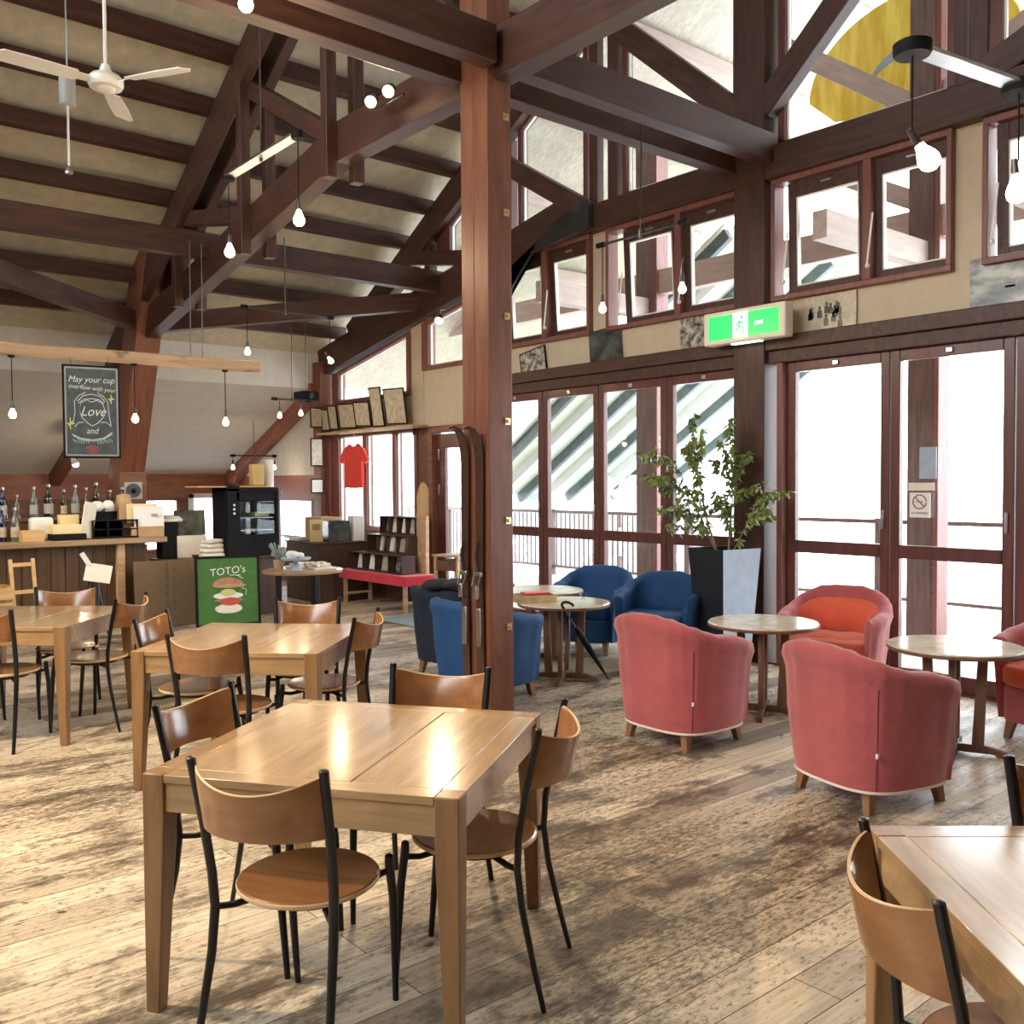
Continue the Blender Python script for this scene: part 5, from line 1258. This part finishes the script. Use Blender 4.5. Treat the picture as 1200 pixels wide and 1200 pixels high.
# leaflet stand by the door
ls = thing('leaflet_stand', 'small wooden leaflet stand beside the entrance door', 'stand', (6.62, 8.95, 0), R(6)); MB().box((0, 0, .735), (.40, .46, .02)).build('stand_top', 'log', ls, .003)
for sx in (-1, 1):
    for sy in (-1, 1): MB().box((sx * .16, sy * .19, .36), (.035, .035, .73)).build('leg', 'log', ls, .003)
MB().box((0, 0, .62), (.32, .38, .12)).build('drawer_box', 'darkwall', ls, .003); MB().box((0, 0, .24), (.34, .40, .02)).build('shelf', 'log', ls, .003)
sbox('leaflet', 'white leaflets leaning on the lower shelf of the leaflet stand', 'leaflet', (6.60, 8.93, .252), (.05, .2, .22), 'paperwhite', 6)
sbox('leaflet', 'white leaflet lying flat on the leaflet stand', 'leaflet', (6.60, 8.92, .747), (.22, .16, .008), 'paperwhite', 20)
t = tag(MB().box((6.10, 9.0, .006), (.62, .92, .012)).build('door_mat', 'mat', None, .003), 'grey-blue door mat in front of the entrance', 'mat')
# wooden crates and folded chair by the counter front
t = thing('folding_stool', 'folded wooden stool leaning against the counter front', 'stool', (2.35, 10.62, 0), R(8)); m = Matrix.Rotation(R(-10), 3, 'X')
for s in (-1, 1): MB().box((s * .11, 0, .42), (.035, .03, .84), m).build('rail', 'woodbox', t, .003)
for z in (.2, .5, .78): MB().box(m @ Vector((0, 0, z - .42)) + Vector((0, 0, .42)), (.20, .02, .04), m).build('slat', 'woodbox', t, .003)
t = thing('wooden_crate', 'pale wooden crate in front of the counter at the left edge', 'crate', (1.98, 10.55, 0)); mb = MB()
for z in (.07, .22, .37, .52): 
    mb.box((0, -.2, z), (.42, .015, .12)); mb.box((0, .2, z), (.42, .015, .12)); mb.box((-.21, 0, z), (.015, .4, .12)); mb.box((.21, 0, z), (.015, .4, .12))
mb.box((0, 0, .01), (.42, .40, .02)); mb.build('crate_slats', 'woodbox', t, .002)
t = sbox('paper_bag', 'cream paper bag standing in the wooden crate', 'bag', (1.98, 10.55, .03), (.2, .16, .72), 'paper')
t = thing('menu_easel', 'white card easel on a black stand in front of the counter', 'sign', (2.98, 10.50, 0), R(-12)); 
for s in (-1, 1): MB().tube([(s * .14, -.05, 0), (0, 0, .78)], .012, 6).build('leg', 'black_metal', t)
MB().tube([(0, .20, 0), (0, 0, .76)], .012, 6).build('leg', 'black_metal', t)
MB().box((.05, -.06, .66), (.26, .012, .20), Matrix.Rotation(R(-24), 3, 'X') @ Matrix.Rotation(R(12), 3, 'Y')).build('card', 'paper', t, .002)
MB().box((-.06, -.03, .80), (.05, .012, .18), Matrix.Rotation(R(-30), 3, 'Y')).build('clip', 'paperwhite', t, .002)

# ------------------------------------------------------------------ terrace and the snowy outside
struct(MB().box((9.21, 6.0, -.09), (4.2, 22, .12)).build('terrace_deck', 'deckwood'))
struct(MB().box((26, 8, -.9), (60, 90, .1)).build('snow_ground', 'snow'))
rl = thing('terrace_railing', 'terrace railing with dark top rail and thin bars outside the doors', 'railing', (10.9, 6, 0))
MB().box((0, 0, 1.08), (.09, 21, .05)).build('top_rail', 'extpost', rl, .004)
MB().box((0, 0, .15), (.05, 21, .04)).build('bottom_rail', 'extpost', rl)
mb = MB()
for i in range(60): mb.box((0, 4.0 + i * .11, .6), (.022, .022, .90))
mb.build('baluster_row', 'extpost', rl)
for i in range(7): MB().box((0, -9 + i * 3.0, .56), (.10, .10, 1.12)).build('railing_post', 'extpost', rl, .004)
for i, (x, y, w, lab) in enumerate(((9.0, 4.50, .26, 'terrace post seen through the right glass door'), (9.0, 8.05, .30, 'terrace post seen through the left glass doors'), (9.0, .9, .26, 'terrace post beyond the right edge'))):
    t = thing('terrace_post', lab, 'post', (x, y, 0)); MB().box((0, 0, (rt(y) + .1) / 2), (.20, w, rt(y) + .1)).build('post_body', 'extpost', t, .01)
    MB().box((-.0, -w / 2 - .03, (rt(y) + .05) / 2), (.22, .05, rt(y) + .05)).build('pale_side', 'redtrim', t, .005)  # paler strip forming the post's right-hand face
    if i == 0: 
        mb = MB()
        for k_ in range(8): mb.sphere((-.12, -w / 2, .15 + k_ * .12), .016, 6)
        mb.build('light_chain', 'darksteel', t)
beam('terrace_beam', (9.0, -3, 4.05), (9.0, 13, 4.05), .14, .30, 'extlight', 'pale level beam over the terrace outside the opening windows')
for i, y in enumerate((.9, 4.5, 8.05)):
    beam('terrace_beam', (7.15, y, 3.75), (9.1, y, 3.75), .14, .24, 'extlight', ['pale terrace cross beam beyond the right edge', 'pale terrace cross beam seen through the right opening window', 'pale terrace cross beam seen left of the middle window post'][i])
beam('terrace_brace', (9.0, 4.4, 5.2), (9.0, 2.4, 6.3), .12, .2, 'extlight', 'pale terrace brace crossing the yellow sign', 'beam')
beam('terrace_brace', (9.0, 4.6, 5.2), (9.0, 6.5, 6.6), .12, .2, 'extlight', 'pale terrace brace seen left of the glass wall post', 'beam')
beam('terrace_brace', (9.0, 4.6, 4.3), (9.0, 6.6, 5.4), .12, .18, 'extlight', 'lower pale terrace brace left of the outside post', 'beam')
for i, y in enumerate((6.2, 7.3, 8.4, 9.5, 10.6, 3.0, 1.6, 4.0)):
    beam('eave_rafter', (7.2, y, rt(y) + .08), (11.9, y, rt(y) + .08), .13, .17, 'extlight', 'pale eave timber outside, %s of the row' % ordinal(i), 'beam', 'eave timbers over the terrace')
# yellow sign with a dark crescent
ys_ = thing('yellow_sign', 'large yellow rounded sign with a grey crescent hanging outside the upper windows', 'sign', (9.55, 5.0, 5.85))
poly = [(1.25 * math.cos(a * PI / 20), .95 * math.sin(a * PI / 20)) for a in range(21)] + [(-.9, -.35), (0, -.50), (.9, -.35)]
mb = MB(); mb.prism([(u * .92, v * .85) for u, v in poly], .10, lambda u, v, w: Vector((w, u, v))); mb.build('sign_body', 'yellow', ys_, .01)
mb = MB(); rings = []
arc = [(.05 + .42 * math.cos(R(a)), .12 + .30 * math.sin(R(a)), .012 + .045 * math.sin(R((a + 40) / 220 * 180))) for a in range(-40, 181, 10)]
arc = [(u - .05, v - .22, w) for u, v, w in arc]
for u, v, w in arc: rings.append([Vector((-.012, -u, v - w)), Vector((-.002, -u, v - w)), Vector((-.002, -u, v + w)), Vector((-.012, -u, v + w))])
mb.loft(rings).build('crescent', 'fadedblue', ys_)
MB().box((.02, 0, -.48), (.2, 2.4, .22)).build('blue_ledge', 'fadedblue', ys_, .01)
# neighbouring lean-to roof with pale green strips between dark rafters
nb = thing('neighbour_roof', 'neighbouring lean-to roof of pale green strips and dark rafters outside the left doors', 'roof', (0, 0, 0))
def nz(y): return 4.6 - .62 * (y - 8.0)
mb = MB(); mb.loft([[Vector((9.9, 7.6, nz(7.6))), Vector((15, 7.6, nz(7.6))), Vector((15, 7.6, nz(7.6) + .04)), Vector((9.9, 7.6, nz(7.6) + .04))], [Vector((9.9, 13.2, nz(13.2))), Vector((15, 13.2, nz(13.2))), Vector((15, 13.2, nz(13.2) + .04)), Vector((9.9, 13.2, nz(13.2) + .04))]]); mb.build('roof_sheet', 'palegreen', nb)
for i in range(9):
    x = 10.0 + i * .6
    beam('roof_rafter', (x, 7.6, nz(7.6) - .09), (x, 13.2, nz(13.2) - .09), .09, .16, 'board' if i % 2 == 0 else 'white', parent=nb)
hs = thing('neighbour_house', 'grey-blue house wall with windows outside beyond the left doors', 'building', (17, 20, -.8)); MB().box((0, 0, 2.4), (3, 7, 4.8)).build('wall', 'fadedblue', hs)
for k_ in range(3): MB().box((-1.52, -2.2 + k_ * 2.1, 2.6), (.06, 1.0, 1.3)).build('window', 'board', hs)
mb = MB(); mb.prism([(-3.8, 4.7), (3.8, 4.7), (0, 6.6)], 3.6, lambda u, v, w: Vector((w - 1.8, u, v))); mb.build('roof', 'snow', hs)
def shrub(x, y, h, r, label, mat='snow'):
    t = thing('snowy_shrub', label, 'shrub', (x, y, -.85)); mb = MB()
    for k_ in range(46):
        a = random.uniform(0, 6.28); q_ = random.random() ** .5 * r; z = random.uniform(.2, h); rr = random.uniform(.12, .3) * (1.1 - .5 * z / h)
        mb.sphere((math.cos(a) * q_ * (1.1 - .6 * z / h), math.sin(a) * q_ * (1.1 - .6 * z / h), z), rr, 5, (1, 1, .8))
    mb.build('snowy_branches', mat, t); MB().tube([(0, 0, 0), (0, 0, h * .8)], [.08, .03], 8).build('trunk', 'extpost', t)
shrub(13.0, 12.4, 2.5, .9, 'snow-covered bush outside, behind the rail and the middle left door')
shrub(12.2, 9.8, 2.2, .8, 'snow-covered bush outside, seen right in the left doors')
shrub(12.6, 16.2, 3.2, 1.2, 'snow-covered tree outside beyond the entrance door')
sn = thing('terrace_chair', 'white snow-covered terrace chair outside the right door', 'chair', (10.2, 2.9, -.03)); mb = MB(); mb.box((0, 0, .40), (.45, .45, .05)); mb.box((.22, 0, .65), (.04, .45, .45))
for a in (-1, 1):
    for b in (-1, 1): mb.box((a * .2, b * .2, .2), (.03, .03, .4))
mb.build('chair_body', 'extlight', sn, .004)

# ------------------------------------------------------------------ world, camera, colour
w = bpy.data.worlds.new('overcast'); S.world = w; w.use_nodes = True
bg = w.node_tree.nodes['Background']; bg.inputs[0].default_value = (.90, .96, 1.0, 1); bg.inputs[1].default_value = 9.0
# unseen spotlights added for the warm light on left floor, tables and bar
def unseen_spot(loc, target, e, label, size=70):
    t = thing('unseen_spotlight', label, 'spotlight', loc)
    dv = (Vector(target) - Vector(loc)).normalized()
    MB().tube([Vector((0, 0, .25)), (0, 0, 0)], .012, 8).build('bracket', 'darksteel', t)
    MB().tube([-dv * .08, dv * .06], [.03, .05], 14).build('lamp_head', 'darksteel', t)
    MB().tube([dv * .055, dv * .065], [.045, .04], 14).build('lens', 'bulb', t)
    light('spot_light', 'SPOT', dv * .10, e, parent=t, r=.05, rot=dv.to_track_quat('-Z', 'Y').to_euler(), spot=size)
unseen_spot((-.6, 4.86, 4.05), (.3, 4.0, 0), 620, 'unseen ceiling spotlight added past the left edge over the dining tables', 105)
unseen_spot((1.0, 5.25, 4.05), (1.3, 6.3, 0), 240, 'unseen ceiling spotlight added above the frame to light the counter tables')
unseen_spot((2.2, 3.2, 4.7), (1.8, 2.8, .7), 70, 'unseen ceiling spotlight added above the frame to light the nearest table')
unseen_spot((1.2, 9.6, 3.75), (2.6, 11.2, .9), 260, 'unseen ceiling spotlight added past the left edge to light the bar')

f_, yaw, pitch, roll = 1107.3, .6956, -.03236, .00633
F = Vector((math.sin(yaw) * math.cos(pitch), math.cos(yaw) * math.cos(pitch), math.sin(pitch)))
r_ = Vector((math.cos(yaw), -math.sin(yaw), 0)); d_ = F.cross(r_)
rr = r_ * math.cos(roll) + d_ * math.sin(roll); dd = -r_ * math.sin(roll) + d_ * math.cos(roll)
cam = bpy.data.cameras.new('camera'); co = bpy.data.objects.new('camera', cam); COL.objects.link(co); S.camera = co
cam.sensor_fit = 'HORIZONTAL'; cam.sensor_width = 36; cam.lens = f_ / 1200 * 36; cam.clip_end = 300
co.matrix_world = Matrix(((rr.x, -dd.x, -F.x, 0), (rr.y, -dd.y, -F.y, 0), (rr.z, -dd.z, -F.z, 1.60), (0, 0, 0, 1)))
S.view_settings.view_transform = 'Standard'; S.view_settings.look = 'None'; S.view_settings.gamma = 1; S.view_settings.exposure = .12
S.view_settings.use_curve_mapping = False
S.cycles.max_bounces = 10; S.cycles.diffuse_bounces = 4; S.cycles.transparent_max_bounces = 16; S.cycles.sample_clamp_indirect = 6
